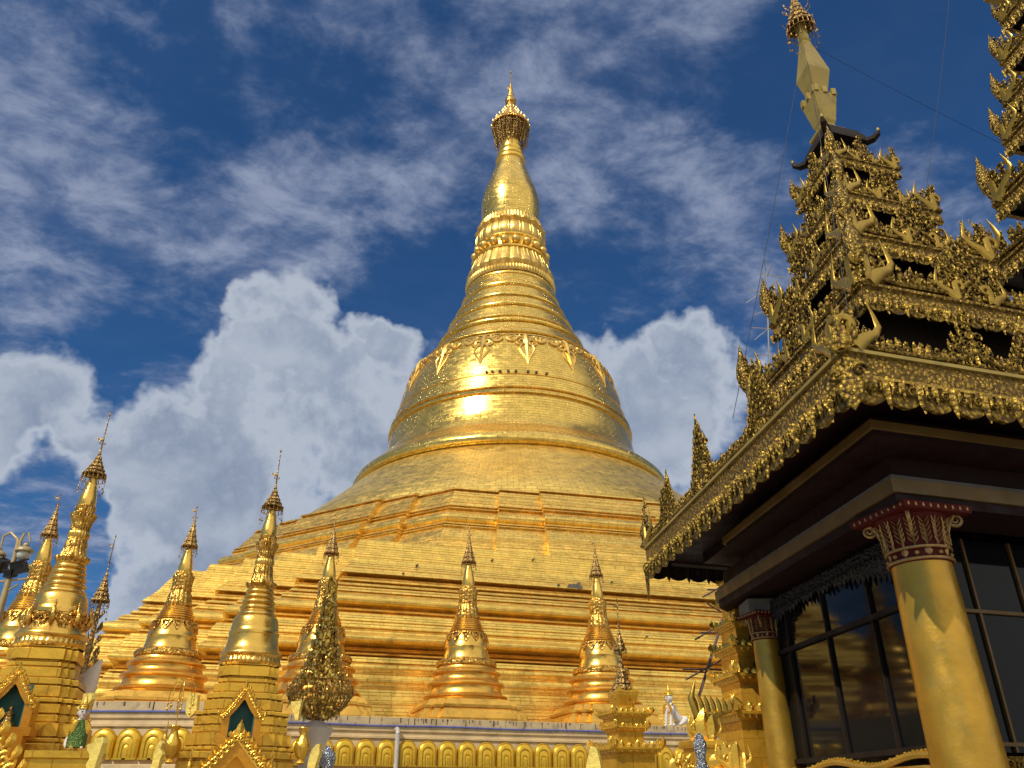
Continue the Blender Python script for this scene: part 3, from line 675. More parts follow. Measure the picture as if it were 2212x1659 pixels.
for i, (px, py, Y, s, _) in enumerate(specs):
    o = ps0 if i == 0 else copy_tree(ps0)
    a = ray(px, py)[0]; o.location = (a * Y, Y, ZP * (1 - s)); o.scale = (s, s, s); o['label'] = labs[i]; o['group'] = GS
    if i: o.rotation_euler = (0, 0, 0)

# ------------------------------------------------------------------ foreground niche stupas
def z3(*l): return [(hw * .2559, 1234.6 + y * .2559) for hw, y in l]
def z4(*l): return [(hw * .2559, 909.6 + y * .2559) for hw, y in l]
YF = 16.0
def gable(b, W, H, Mx, seed=1, t=.05, open_=.55):
    """flame-edged pointed gable in local xy: two rising scroll arms and a crest leaf"""
    random.seed(seed)
    for s_ in (-1, 1):
        n = 8
        for i in range(n):
            q = (i + .3) / n; x = s_ * W * .5 * (1 - q) * (1 - .10 * math.sin(q * 3.14)); y = H * .82 * q ** .95
            b.scroll(x - s_ * .01, y, W * .05, 1.3, s_, W * .013, Mx, 1.2, t * .8)
            b.leaf(x + s_ * W * .04, y, H * .13, W * .06, t, s_ * .3, s_ * .45, Mx, 5)
            b.leaf(x, y + H * .03, H * .09, W * .045, t, -s_ * .3, s_ * .1, Mx, 4)
        pts = [(s_ * W * .5 * (1 - q) * (1 - .10 * math.sin(q * 3.14)) - s_ * W * .05, H * .80 * q ** .95 - H * .01, t * .3) for q in [i / 10 for i in range(11)]]
        b.tube(pts, W * .02, 5, Mx)
        pts = [(p[0] + s_ * W * .075, p[1], t * .2) for p in pts]; b.tube(pts[:10], W * .016, 5, Mx)
        b.scroll(s_ * W * .5, -H * .02, W * .075, 1.5, -s_, W * .02, Mx, 0, t * .5); b.leaf(s_ * W * .56, 0, H * .2, W * .1, t, s_ * .3, s_ * .3, Mx, 5)
    b.leaf(0, H * .72, H * .34, W * .11, t * 1.4, 0, 0, Mx, 7); b.leaf(-W * .03, H * .72, H * .2, W * .08, t, -.3, -.3, Mx, 5); b.leaf(W * .03, H * .72, H * .2, W * .08, t, .3, .3, Mx, 5)
    b.scroll(-W * .03, H * .74, W * .04, 1.3, 1, W * .012, Mx, 0, t); b.scroll(W * .03, H * .74, W * .04, 1.3, -1, W * .012, Mx, 3.1, t)
def gable_plate(W, H, Mx, t=.06, inner=.62):
    """solid backing between scroll arms (arched band)"""
    b = MB(); o = []; i_ = []
    for q in [k / 10 for k in range(11)]:
        w_ = W * .5 * (1 - q) * (1 - .10 * math.sin(q * 3.14)); o.append((w_, H * .8 * q ** .95))
        w2 = W * .5 * inner * (1 - q) * (1 - .2 * math.sin(q * 3.14)); i_.append((w2, H * .8 * inner * q ** .8))
    for s_ in (-1, 1):
        vs = []; fs = []
        for (x, y), (x2, y2) in zip(o, i_): vs += [(s_ * x, y, 0), (s_ * x2, y2, 0), (s_ * x, y, -t), (s_ * x2, y2, -t)]
        for k in range(10):
            a = k * 4; c = a + 4
            for q in ((a, c, c + 1, a + 1), (a + 2, a + 3, c + 3, c + 2), (a, a + 2, c + 2, c), (a + 1, c + 1, c + 3, a + 3)): fs.append(q if s_ > 0 else q[::-1])
        b.add(vs, fs, None, Mx)
    return b
def niche_stupa():
    t = thing('niche_stupa', '', 'stupa')
    r3 = lambda *l: rows_to_prof(z3(*l), YF); r4 = lambda *l: rows_to_prof(z4(*l), YF)
    z_ = r3((1, 800), (1, 1650))
    base_rows = [(238, 800), (240, 812), (236, 815), (238, 868), (210, 872), (206, 905), (252, 908), (252, 922), (236, 925), (236, 950), (262, 952), (262, 1008), (300, 1012), (300, 1068), (318, 1072), (318, 1085), (282, 1090), (282, 1120), (300, 1124), (300, 1150), (322, 1155), (325, 1190), (345, 1195), (348, 1255), (372, 1258), (375, 1300), (390, 1305), (392, 1380), (360, 1385), (362, 1420), (385, 1425), (388, 1450), (405, 1455), (408, 1540), (470, 1545), (475, 1600), (440, 1605), (445, 1680)]
    pr = r3(*base_rows); pr = [(z, r * (.88 + .15 * min(1, i_ / 30))) for i_, (r, z) in enumerate(pr)][::-1]
    def pa(z):
        for (z0_, a0_), (z1_, a1_) in zip(pr[:-1], pr[1:]):
            if z0_ <= z <= z1_: return a0_ + (a1_ - a0_) * (z - z0_) / max(1e-6, z1_ - z0_)
        return pr[0][1] if z < pr[0][0] else pr[-1][1]
    sl = [(0.0, pr[0][1] * 1.2), (pr[0][0] - .4, pr[0][1] * 1.12)]; z = pr[0][0] - .35; kk = 0
    hs_ = [.17, .10, .20, .13, .08, .22, .12, .16, .09, .19, .12]
    while z < pr[-1][0] - .06:
        h_ = min(hs_[kk % 11], pr[-1][0] - z); a_ = (pa(max(z, pr[0][0])) * .45 + pa(z + h_) * .55 + pa(min(z + .35, pr[-1][0])) * .0); o_ = (.045, -.02, .0, .06, .015)[kk % 5]
        sl += [(z, a_ - .05), (z + .03, a_ - .05), (z + .031, a_ + o_), (z + h_ - .012, a_ + o_), (z + h_, a_ + o_ - .012)]; z += h_ + .002; kk += 1
    b = MB(); b.sweep(lambda a: redent(a, .5, 3), sl, Matrix.Rotation(ROT_L, 4, 'Z')); b.build('redented_base', 'goldpaint', t, 25)
    s = r3((236, 806), (244, 796), (246, 778), (240, 768), (236, 748), (222, 740)); MB().lathe(s, 160, scal(36, .03)).build('lotus_seat', 'leafgold', t, 35)
    b = MB()
    lz = r3((236, 785), (236, 757))
    for k in range(44):
        a = 2 * math.pi * k / 44; Mx = Matrix.Translation((lz[0][0] * math.cos(a), lz[0][0] * math.sin(a), lz[0][1] - .01)) @ Matrix.Rotation(a, 4, 'Z') @ Matrix(((0, 0, 1, 0), (1, 0, 0, 0), (0, 1, 0, 0), (0, 0, 0, 1)))
        b.leaf(0, 0, .13, .15, .03, 0, 0, Mx, 4)
    b.build('petal_row', 'leafrelief', t, 30)
    s = r3((226, 760), (246, 735), (256, 722), (256, 712), (246, 700), (228, 675), (216, 650), (207, 610), (202, 570), (200, 552), (205, 548), (205, 528), (198, 522), (194, 490), (187, 450), (181, 415), (172, 398), (160, 392)); MB().lathe(s, 96).build('bell', 'leafgold', t, 50)
    rr = []
    for y, hw in ((375, 160), (318, 148), (270, 137), (224, 126), (180, 116), (144, 107)):
        rr += [(hw - 12, y + 20), (hw - 3, y + 14), (hw, y + 5), (hw - 2, y - 6), (hw - 12, y - 15), (hw - 17, y - 20)]
    s = r3((165, 396), *rr); MB().lathe(s, 80).build('ring_band', 'leafgold', t, 60)
    s = r4((95, 1430), (100, 1420), (98, 1405)); 
    s = r4((92, 1432), (104, 1418), (112, 1400), (120, 1388), (118, 1376), (96, 1368), (84, 1340), (78, 1310), (74, 1280), (76, 1265), (70, 1250), (66, 1225)); MB().lathe(s, 160, lambda q, a, r: r * (1 + .07 * abs(math.sin(9 * a)))).build('lower_lotus', 'leafrelief', t, 35)
    s = r4((66, 1228), (74, 1215), (76, 1195), (70, 1178), (62, 1170)); MB().lathe(s, 120, scal(22, .06)).build('beaded_band', 'leafgold', t, 35)
    s = r4((64, 1172), (66, 1150), (68, 1120), (74, 1095), (84, 1070), (90, 1055), (90, 1040), (76, 1030), (66, 1020), (68, 1000), (72, 985), (60, 975)); MB().lathe(s, 160, lambda q, a, r: r * (1 + .06 * abs(math.sin(10 * a)))).build('upper_lotus', 'leafrelief', t, 35)
    s = r4((60, 985), (64, 960), (63, 935), (58, 900), (49, 860), (39, 815), (31, 770), (28, 745), (24, 730)); MB().lathe(s, 48).build('banana_bud', 'leafgold', t, 60)
    hz = r4((84, 735), (10, 570), (1, 238)); h = MB(); small_hti(h, hz[0][1], hz[1][1] + .06, hz[0][0] * .95, seed=7); hti_skirt(h, hz[0][1] + .02, hz[0][0], .1, 5, 16, .2); rod(h, hz[1][1] - .03, hz[2][1], .22, 1); h.build('umbrella', 'bronze', t, 40)
    # niche pavilion projecting from the front face
    Rz = Matrix.Rotation(ROT_L, 4, 'Z'); zn0 = r3((1, 1455))[0][1]; zn1 = r3((1, 1270))[0][1]; zn2 = r3((1, 1010))[0][1]; af = 1.30
    nf = af + .30; wn = .20
    fr = MB()
    for s_ in (-1, 1): fr.box((s_ * (wn + .06), -(nf - .21), (zn0 + zn1) / 2), (.12, .42, zn1 - zn0), Rz)
    fr.box((0, -(nf - .2), zn0 - .06), (wn * 2 + .34, .5, .12), Rz); fr.box((0, -(nf - .05) , zn0 - .3), (wn * 2 + .2, .3, .36), Rz)
    nic = fr.build('niche_frame', 'goldpaint', t, 0)
    Mg = Rz @ Matrix(((1, 0, 0, 0), (0, 0, -1, -nf - .02), (0, 1, 0, zn1 - .05), (0, 0, 0, 1)))
    g_ = MB(); gable(g_, .62, zn2 - zn1 + .02, Mg, 5, .028); g_.build('gable_carving', 'goldcarve', t, 40)
    g_ = gable_plate(.64, zn2 - zn1 + .02, Mg, .05, .62); g_.build('gable_band', 'goldpaint', t, 0)
    # side roof slabs (thin gold leaf slopes) behind the gable
    r_ = MB()
    for s_ in (-1, 1):
        hh = zn2 - zn1; r_.add([Mg @ Vector(p) for p in ((s_ * .30, 0, -.06), (0, hh * .74, -.06), (0, hh * .74, -.4), (s_ * .30, 0, -.4), (s_ * .27, -.02, -.06), (0, hh * .69, -.06), (0, hh * .69, -.4), (s_ * .27, -.02, -.4))], [(0, 1, 2, 3), (7, 6, 5, 4), (0, 4, 5, 1), (3, 2, 6, 7)])
    r_.build('gable_roof', 'goldpaint', t, 0)
    bk = MB(); bk.box((0, -(af + .06), (zn0 + zn1) / 2 + .1), (wn * 2, .06, zn1 - zn0 + .3), Rz)
    for s_ in (-1, 1): bk.box((s_ * (wn - .012), -(nf - .22), (zn0 + zn1) / 2), (.02, .38, zn1 - zn0), Rz)
    bk.build('niche_lining', 'teal', t, 0)
    bu = MB(); zz = zn0
    pts = [((0, 0), .0)]
    bu.lathe([(.14, zz), (.17, zz + .04), (.16, zz + .1), (.10, zz + .14), (.09, zz + .2), (.11, zz + .27), (.12, zz + .31), (.06, zz + .34), (.035, zz + .36), (.055, zz + .39), (.06, zz + .43), (.045, zz + .47), (.02, zz + .49), (.012, zz + .53), (0, zz + .56)], 20, None, Rz @ Matrix.Translation((0, -(af + .26), 0))); bu.v = [tuple(Vector((Rz @ Vector((0, -(af + .2), 0))).to_tuple()[:2] + (zz,)) + (Vector(q) - Vector((Rz @ Vector((0, -(af + .26), 0))).to_tuple()[:2] + (zz,))) * .62) for q in bu.v]; bu.build('buddha_image', 'bronze', t, 50)
    return t, (Rz, af, zn0, zn1, zn2)
ns0, nsi = niche_stupa()
B_POS = Vector((ray(543, 1413)[0] * 16, 16, 0)); A_POS = Vector((ray(110, 1388)[0] * 14.5, 14.5, 0))
ns0.location = B_POS; ns0['label'] = 'front golden stupa with a teal niche, in the lower left beside the leaf tree'; ns0['group'] = 'front stupas with niches'
ns1 = copy_tree(ns0); ns1.location = A_POS; ns1.scale = (1, 1, 1.02); ns1['label'] = 'large golden stupa with scroll garlands on its bell, at the left edge'
# scroll garlands on the left one only
b = MB(); rgz = rows_to_prof(z3((200, 600), (200, 540), (190, 480)), YF)
zc_ = rgz[0][1]; rg_ = rgz[0][0] + .02
for k in range(8):
    a0 = 2 * math.pi * k / 8 + .35
    def Q(x, y, o=.03): a = a0 + x / rg_; return ((rg_ + o) * math.cos(a), (rg_ + o) * math.sin(a), zc_ + y)
    b.tube([Q(0, -.10, .03), Q(0, 0, .06), Q(0, .08, .07), Q(0, .18, .03), Q(0, .30, .02)], [.035, .06, .05, .022, .008], 8)
    for s_ in (-1, 1):
        for (x0, y0, r_) in ((.15, -.02, .09), (.3, .03, .075), (.22, -.13, .06)):
            b.tube([Q(s_ * (x0 + r_ * (1 - i * .06) * math.cos(.6 + i * .55)), y0 + r_ * (1 - i * .06) * math.sin(.6 + i * .55)) for i in range(14)], [.026 - .001 * i for i in range(14)], 5)
b.build('scroll_garland', 'leafrelief', ns1, 50)

# ------------------------------------------------------------------ generic carved parts
def antler(b, Mx, h, s_=1, t=.05):
    """curling horn: a foot, an S body and an upturned tip"""
    pts = [(0, 0, 0), (s_ * .10 * h, .10 * h, 0), (s_ * .30 * h, .26 * h, 0), (s_ * .50 * h, .36 * h, 0), (s_ * .58 * h, .50 * h, 0), (s_ * .53 * h, .72 * h, 0), (s_ * .45 * h, 1.0 * h, 0)]
    b.tube(pts, [.17 * h, .15 * h, .10 * h, .075 * h, .065 * h, .04 * h, .006 * h], 8, Mx, .5, True, (0, 0, 1))
    pts = [(0, .02 * h, .02 * h)]
    for i in range(9):
        a = 2.6 - i * .52; k = .17 * h * (1 - i * .075); pts.append((-s_ * (.14 * h - k * math.cos(a) * -1), .42 * h + k * math.sin(a), .03 * h))
    b.tube(pts, [.1 * h, .085 * h, .075 * h] + [.065 * h - .005 * h * i for i in range(7)], 7, Mx, .6, True, (0, 0, 1))
def crest(L, h, seed, gable_at=(.5,), dens=1.0, t=.03, Mx=None, gable_h=1.9, flip=False):
    """pierced crest board along local x 0..L: base scrolls, standing figures, gables, horned ends"""
    b = MB(); random.seed(seed)
    b.box((L / 2, h * .10, 0), (L, h * .20, t * 1.2), Mx)
    step = h * .21 / dens; n = max(2, int(L / step))
    for i in range(n + 1):
        x = L * i / n; q = x / L; env_ = .50
        for ga in gable_at: env_ = max(env_, .50 + (gable_h - .5) * max(0, 1 - abs(q - ga) * L / (h * .75)) ** 1.3)
        e = min(q, 1 - q) * L / h; env_ = max(env_, .5 + .75 * max(0, 1 - e / .9))
        hh = h * env_ * random.uniform(.85, 1.12)
        b.leaf(x + random.uniform(-.2, .2) * step, h * .12, hh * .84, step * .8, t * 1.6, random.uniform(-.25, .25), random.uniform(-.06, .06), Mx, 5, 0, random.uniform(-.5, .5) * t)
        if hh > h * .55:
            for k in range(1, int(hh / (h * .22))):
                y = h * (.12 + .2 * k); b.scroll(x, y, h * .12, 1.2, random.choice((-1, 1)), h * .028, Mx, random.uniform(0, 6), t)
                b.leaf(x + random.choice((-1, 1)) * step * .3, y, h * .2, step * .35, t, random.choice((-.4, .4)), random.uniform(-.5, .5), Mx, 4)
        else:
            b.sphere((x, h * .12 + hh * .62, t * .6), h * .045, 6, Mx, (1, 1.3, 1)); b.sphere((x, h * .12 + hh * .35, t * .6), h * .06, 6, Mx, (1, 1.5, 1))
    for i in range(int(L / (h * .3)) + 1):
        b.scroll((i + .5) * h * .3, h * .2, h * .10, 1.3, 1 if i % 2 else -1, h * .022, Mx, 1, t)
    # drooping swag rails rising to the ends and gables
    anc = [0] + list(gable_at) + [1]
    for a0, a1 in zip(anc[:-1], anc[1:]):
        pts = []
        for k in range(13): q = k / 12; pts.append((L * (a0 + (a1 - a0) * q), h * (.14 + .34 * (2 * q - 1) ** 4), t * 1.2))
        b.tube(pts, h * .045, 6, Mx, 1.0)
    return b
def horns(L, h, Mx, parent, ends=(1, 1), gable_at=(.5,)):
    def one(x, k, s_):
        b = MB(); antler(b, Mx @ Matrix.Translation((x, h * .05, .05)), h * k, s_); b.build('horn', 'pavsmooth', parent, 50)
    if ends[0]: one(h * .15, 1.0, 1)
    if ends[1]: one(L - h * .15, 1.0, -1)
    for ga in gable_at:
        one(L * ga + h * .36, .64, 1); one(L * ga - h * .36, .64, -1)
        b = MB(); b.lathe([(h * .04, h * .35), (h * .12, h * .5), (h * .16, h * .72), (h * .14, h * .95), (h * .07, h * 1.2), (h * .03, h * 1.4), (.0, h * 1.55)], 12, None, Mx @ Matrix(((1, 0, 0, 0), (0, 0, 1, 0), (0, -1, 0, .08), (0, 0, 0, 1)))); b.build('crest_bulb', 'pavbulb', parent, 50)
def corner_finial(h, Mx):
    """bulbous pot with leaves and a crooked flame tip"""
    b = MB(); Q = Mx
    b.lathe([(.10 * h, 0), (.17 * h, .05 * h), (.12 * h, .16 * h), (.07 * h, .22 * h), (.13 * h, .32 * h), (.15 * h, .42 * h), (.11 * h, .56 * h), (.06 * h, .68 * h), (.05 * h, .74 * h)], 12, None, Q)
    for k in range(8):
        a = k * math.pi / 4; m = Q @ Matrix.Rotation(a, 4, 'Z') @ Matrix(((0, 0, 1, .08 * h), (1, 0, 0, 0), (0, 1, 0, .05 * h), (0, 0, 0, 1)))
        b.leaf(0, 0, h * .36, h * .10, h * .03, .2, 0, m, 5, .25); b.leaf(0, h * .5, h * .3, h * .07, h * .02, -.2, 0, m @ Matrix.Translation((0, 0, -.03 * h)), 4, .1)
    b.tube([Q @ Vector(p) for p in ((0, 0, .7 * h), (.02 * h, 0, .85 * h), (-.03 * h, 0, 1.0 * h), (.04 * h, .02 * h, 1.15 * h), (-.01 * h, 0, 1.35 * h))], [.05 * h, .045 * h, .03 * h, .03 * h, .003 * h], 6)
    b.leaf(0, 0, .2 * h, .12 * h, .02 * h, .4, .3, Q @ Matrix(((1, 0, 0, 0), (0, 0, 1, 0), (0, 1, 0, 1.0 * h), (0, 0, 0, 1))), 4)
    return b
def valance(L, h, Mx, step=None, t=.03):
    """hanging fringe of scalloped leaves along local x, hanging to -y"""
    b = MB(); step = step or h * 1.25; n = max(2, int(round(L / step))); step = L / n
    for i in range(n):
        x0 = i * step; pts = []
        m_ = 10
        for k in range(m_ + 1):
            q = k / m_; y = -h * (.52 + .36 * math.sin(math.pi * q) ** .6) ; pts.append((x0 + q * step, y))
        vs = []
        for x, y in pts: vs += [(x, 0, 0), (x, y, t * .4), (x, 0, -t), (x, y, -t)]
        fs = []
        for k in range(m_): a = k * 4; c = a + 4; fs += [(a, a + 1, c + 1, c), (a + 2, c + 2, c + 3, a + 3), (a + 1, a + 3, c + 3, c + 1)]
        b.add(vs, fs, None, Mx)
        b.leaf(x0, 0, -h * 1.0, step * .26, t * 1.8, 0, 0, Mx, 5, 0, t * .6)
        b.leaf(x0 + step * .5, 0, -h * .62, step * .22, t * 1.5, 0, 0, Mx, 4, 0, t * .4)
        for s_ in (-1, 1):
            b.scroll(x0 + step * (.5 + s_ * .24), -h * .36, h * .15, 1.2, s_, h * .04, Mx, 1, t)
            b.leaf(x0 + step * (.5 + s_ * .3), -h * .05, -h * .55, step * .14, t * 1.4, s_ * .3, -s_ * .15, Mx, 4, 0, t * .4)
    return b

# ------------------------------------------------------------------ pavilion
U = Vector((-.1305, .9914, 0)); V = Vector((.9613, .2756, 0))
K = Vector((5.6, 10.9, 0))
pav = thing('pavilion', 'dark maroon hall with gold columns and a carved tiered spire roof on the right', 'pavilion', (0, 0, 0))
def pt(e, u=0.0, v=0.0, z=0.0): p = K - (U + V) * e + U * u + V * v; return Vector((p.x, p.y, z))
UL = 5.9   # hall depth along the left side beyond the corner column
VL = 9.0
def ring_band(e, z0, z1, thick, name, m, parent=pav, extra_u=0.0, uu=None, closed_end=True):
    """band along left and front side at offset e outward, mitred at the corner"""
    b = MB(); LU = (uu if uu is not None else UL) + 2 * e
    o0, o1 = pt(e, LU), pt(e, 0, VL + 2 * e); c = pt(e); ci = pt(e - thick); i0 = pt(e - thick, LU - (0 if not closed_end else 0) + 0); i1 = pt(e - thick, 0, VL + 2 * e)
    ring = [(o0, i0), (c, ci), (o1, i1)]; vs = []
    for (o, i) in ring:
        for z in (z0, z1): vs += [(o.x, o.y, z), (i.x, i.y, z)]
    # vertex order per station: o z0, i z0, o z1, i z1
    fs = []
    for k in (0, 1):
        a = k * 4; c_ = a + 4
        fs += [(a, c_, c_ + 2, a + 2), (a + 1, a + 3, c_ + 3, c_ + 1), (a, a + 1, c_ + 1, c_), (a + 2, c_ + 2, c_ + 3, a + 3)]
    fs += [(0, 2, 3, 1), (8, 9, 11, 10)]
    b.add(vs, fs); return b.build(name, m, parent, 0)
# entablature
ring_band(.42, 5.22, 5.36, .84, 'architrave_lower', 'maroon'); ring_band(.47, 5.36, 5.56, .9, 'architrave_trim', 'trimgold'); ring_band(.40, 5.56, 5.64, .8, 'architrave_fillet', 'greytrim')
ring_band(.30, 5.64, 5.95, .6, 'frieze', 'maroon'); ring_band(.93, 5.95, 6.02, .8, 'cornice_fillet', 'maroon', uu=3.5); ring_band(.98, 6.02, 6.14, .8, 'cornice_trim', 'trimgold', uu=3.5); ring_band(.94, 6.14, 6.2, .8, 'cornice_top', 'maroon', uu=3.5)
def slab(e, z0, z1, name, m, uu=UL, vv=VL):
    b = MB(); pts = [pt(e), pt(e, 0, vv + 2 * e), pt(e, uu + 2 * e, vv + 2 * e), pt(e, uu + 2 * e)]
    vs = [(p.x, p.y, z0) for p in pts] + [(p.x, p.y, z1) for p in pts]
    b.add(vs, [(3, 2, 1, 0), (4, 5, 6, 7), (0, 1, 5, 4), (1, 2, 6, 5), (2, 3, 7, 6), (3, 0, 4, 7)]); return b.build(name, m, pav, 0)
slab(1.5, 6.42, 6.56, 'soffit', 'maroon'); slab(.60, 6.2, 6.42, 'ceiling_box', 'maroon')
# main eave: carved fascia, wire edge, valance
LE = UL + 3.1 - .2
EZ = 6.6
ef = ring_band(1.62, 6.40, 6.72, .14, 'eave_fascia', 'fascia'); ring_band(1.66, 6.72, 6.77, .2, 'eave_lip', 'palegold')
ring_band(1.65, 6.36, 6.40, .1, 'eave_bead', 'pavsmooth')
LU_ = UL + 2 * 1.62; LV_ = VL + 2 * 1.62
def fr_left(e, z, uu): p = pt(e, uu, 0, z); return frame(p, -U)         # x runs from far end to the corner, out = left
def fr_front(e, z): p = pt(e, 0, 0, z); return frame(p, V)
MxE_L = fr_left(1.63, 6.38, LU_); MxE_F = fr_front(1.63, 6.38)
valance(LU_, .44, MxE_L, .5, .04).build('eave_valance', 'pavgold', pav, 30); valance(LV_, .44, MxE_F, .5, .04).build('eave_valance', 'pavgold', pav, 30)
# far-end valance and fascia, their backlit shade put into a dark colour
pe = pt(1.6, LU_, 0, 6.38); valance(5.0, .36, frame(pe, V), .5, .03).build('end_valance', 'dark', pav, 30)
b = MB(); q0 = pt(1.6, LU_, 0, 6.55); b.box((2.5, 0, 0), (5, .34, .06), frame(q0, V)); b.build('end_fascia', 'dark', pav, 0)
# corner leaf of the fascia
cl = MB(); 
cc = pt(1.68, 0, 0, 6.66); od = -(U + V).normalized(); xd = Vector((-od.y, od.x, 0)); McL = frame(cc, xd if xd.cross(Vector((0, 0, 1))).dot(od) > 0 else -xd)
cl.leaf(0, -.1, -.72, .34, .06, 0, 0, McL, 7)
for s_ in (-1, 1):
    cl.leaf(s_ * .1, -.15, -.45, .2, .04, s_ * .2, s_ * -.35, McL, 5); cl.scroll(s_ * .15, -.3, .09, 1.3, s_, .022, McL, 0, .03); cl.leaf(s_ * .05, 0, .4, .12, .04, s_ * .3, s_ * .5, McL, 5)
cl.leaf(0, .05, .45, .2, .05, 0, 0, McL, 6); cl.build('corner_leaf', 'pavgold', pav, 30)
ce = pt(1.64, LU_, 0, 6.5); cl = MB(); Mce = frame(ce, -U); cl.leaf(0, -.1, -.85, .3, .05, 0, 0, Mce, 6); cl.build('corner_leaf', 'pavgold', pav, 30)
# main eave crest boards
Mc = fr_left(1.56, 6.76, LU_); gl = (.17, .42, .72)
crest(LU_, .62, 11, gl, 1.05, .035, Mc, 2.0).build('eave_crest', 'pavgold', pav, 35)
horns(LU_, .80, Mc, pav, (1, 1), ())
Mc = fr_front(1.56, 6.76); crest(LV_, .62, 12, (.17, .36, .6, .85), 1.05, .035, Mc, 1.9).build('eave_crest', 'pavgold', pav, 35)
horns(LV_, .80, Mc, pav, (1, 1), ())
for uu, h in ((LU_, .95), (LU_ * .55, .85), ):
    p = pt(1.56, uu, 0, 6.76); corner_finial(h, Matrix.Translation(p)).build('corner_finial', 'pavbulb', pav, 50)
# big crest gables standing on the left eave
for uu, W, H in ((LU_ * .58, 1.2, 1.5), (LU_ * .28, 1.2, 1.25), (LU_ * .80, .9, 1.15)):
    p = pt(1.58, uu, 0, 6.78); b = MB(); gable(b, W, H, frame(p, -U), 3, .04); gb = b.build('crest_gable', 'pavgold', pav, 40)
    b = gable_plate(W, H * .95, frame(p - U * 0, -U), .04, .3); b.build('backing', 'pavgold', gb, 0)
p = pt(1.58, 0, LV_ * .26, 6.78); b = MB(); gable(b, 1.0, 1.0, frame(p, V), 4, .04); b.build('crest_gable', 'pavgold', pav, 40)

# upper tiers
def tier(parent, cx_, cy_, s, zl, zwall, snext, seed, h, uvec=U, vvec=V, hlip=.20, dets=1.0, sides=2, gables=(.5,)):
    c = Vector((cx_, cy_, 0))
    def q(a, b, z): p = c + uvec * a + vvec * b; return Vector((p.x, p.y, z))
    w_ = MB(); k = s * .80
    pts = [q(-k, -k, 0), q(-k, k, 0), q(k, k, 0), q(k, -k, 0)]
    vs = [(p.x, p.y, zwall) for p in pts] + [(p.x, p.y, zl - .02) for p in pts]
    w_.add(vs, [(3, 2, 1, 0), (4, 5, 6, 7), (0, 1, 5, 4), (1, 2, 6, 5), (2, 3, 7, 6), (3, 0, 4, 7)])
    tw = w_.build('roof_tier', 'dark', parent, 0)  # dark-coloured box stands in for the shaded openings between tiers
    # eave slab + lip
    b = MB(); o = [q(-s * .97, -s * .97, 0), q(-s * .97, s * .97, 0), q(s * .97, s * .97, 0), q(s * .97, -s * .97, 0)]; sn = snext * .9
    i_ = [q(-sn, -sn, 0), q(-sn, sn, 0), q(sn, sn, 0), q(sn, -sn, 0)]
    vs = [(p.x, p.y, zl - .02) for p in o] + [(p.x, p.y, zl + .06) for p in o] + [(p.x, p.y, zl + .25 * h) for p in i_]
    b.add(vs, [(3, 2, 1, 0)] + [(j, (j + 1) % 4, (j + 1) % 4 + 4, j + 4) for j in range(4)] + [(j + 4, (j + 1) % 4 + 4, (j + 1) % 4 + 8, j + 8) for j in range(4)] + [(8, 9, 10, 11)])
    b.build('roof_slope', 'maroon', tw, 0)
    lp = MB(); t_ = .12
    cor = [(-s, -s), (-s, s), (s, s), (s, -s)]
    for j in range(4):
        a0, a1 = cor[j], cor[(j + 1) % 4]; f = (s - t_) / s
        p0, p1 = q(*a0, 0), q(*a1, 0); r0, r1 = q(a0[0] * f, a0[1] * f, 0), q(a1[0] * f, a1[1] * f, 0); z0_, z1_ = zl - hlip * .5, zl + hlip * .5
        lp.add([(p0.x, p0.y, z0_), (p1.x, p1.y, z0_), (p1.x, p1.y, z1_), (p0.x, p0.y, z1_), (r0.x, r0.y, z0_), (r1.x, r1.y, z0_), (r1.x, r1.y, z1_), (r0.x, r0.y, z1_)], [(0, 1, 2, 3), (4, 7, 6, 5), (0, 4, 5, 1), (3, 2, 6, 7)])
        lp.tube([(p0.x, p0.y, z1_ + .01), (p1.x, p1.y, z1_ + .01)], hlip * .2, 6)
    lp.build('eave_lip', 'fascia', tw, 0)
    L = 2 * s
    for nm, Mx in (('left', frame(q(s, -s, zl), -uvec)), ('front', frame(q(-s, -s, zl), vvec)), ('back', frame(q(s, s, zl), -vvec)), ('right', frame(q(-s, s, zl), uvec)))[:max(2, sides)]:
        Mv = Mx @ Matrix.Translation((0, -hlip * .45, .01)); valance(L, hlip * 1.15, Mv, hlip * 1.5, .025).build('valance', 'pavgold', tw, 30)
        Mc_ = Mx @ Matrix.Translation((0, hlip * .55, -.05)); crest(L, h, seed, gables, dets, .03, Mc_, 1.7).build('crest', 'pavgold', tw, 35); seed += 1
        horns(L, h * .98, Mc_, tw, (1, 1), gables)
    for a, b_ in cor[:4]:
        if (a, b_) == (s, s) and sides < 4: continue
        corner_finial(h * .85, Matrix.Translation(q(a * .97, b_ * .97, zl + hlip * .5))).build('corner_finial', 'pavbulb', tw, 50)
    return tw
CYT = 11.85
tiers = [(6.60, 2.0, 6.38, .6845), (6.52, 1.45, 0, .7853), (6.50, 1.02, 0, .8715), (6.46, .72, 0, .9512)]
prev = 6.5; lst = []
for cxt, s, _, t in tiers: lst.append((cxt, s, EYE + t * (CYT - 1.267 * s)))
for i, (cxt, s, zl) in enumerate(lst):
    sn = lst[i + 1][1] if i < 3 else .42
    tier(pav, cxt, CYT, s, zl, (6.56 if i == 0 else lst[i - 1][2] + .08), sn, 20 + 7 * i, (.88, .78, .62, .48)[i], hlip=(.22, .19, .16, .13)[i])
ztop = lst[-1][2]
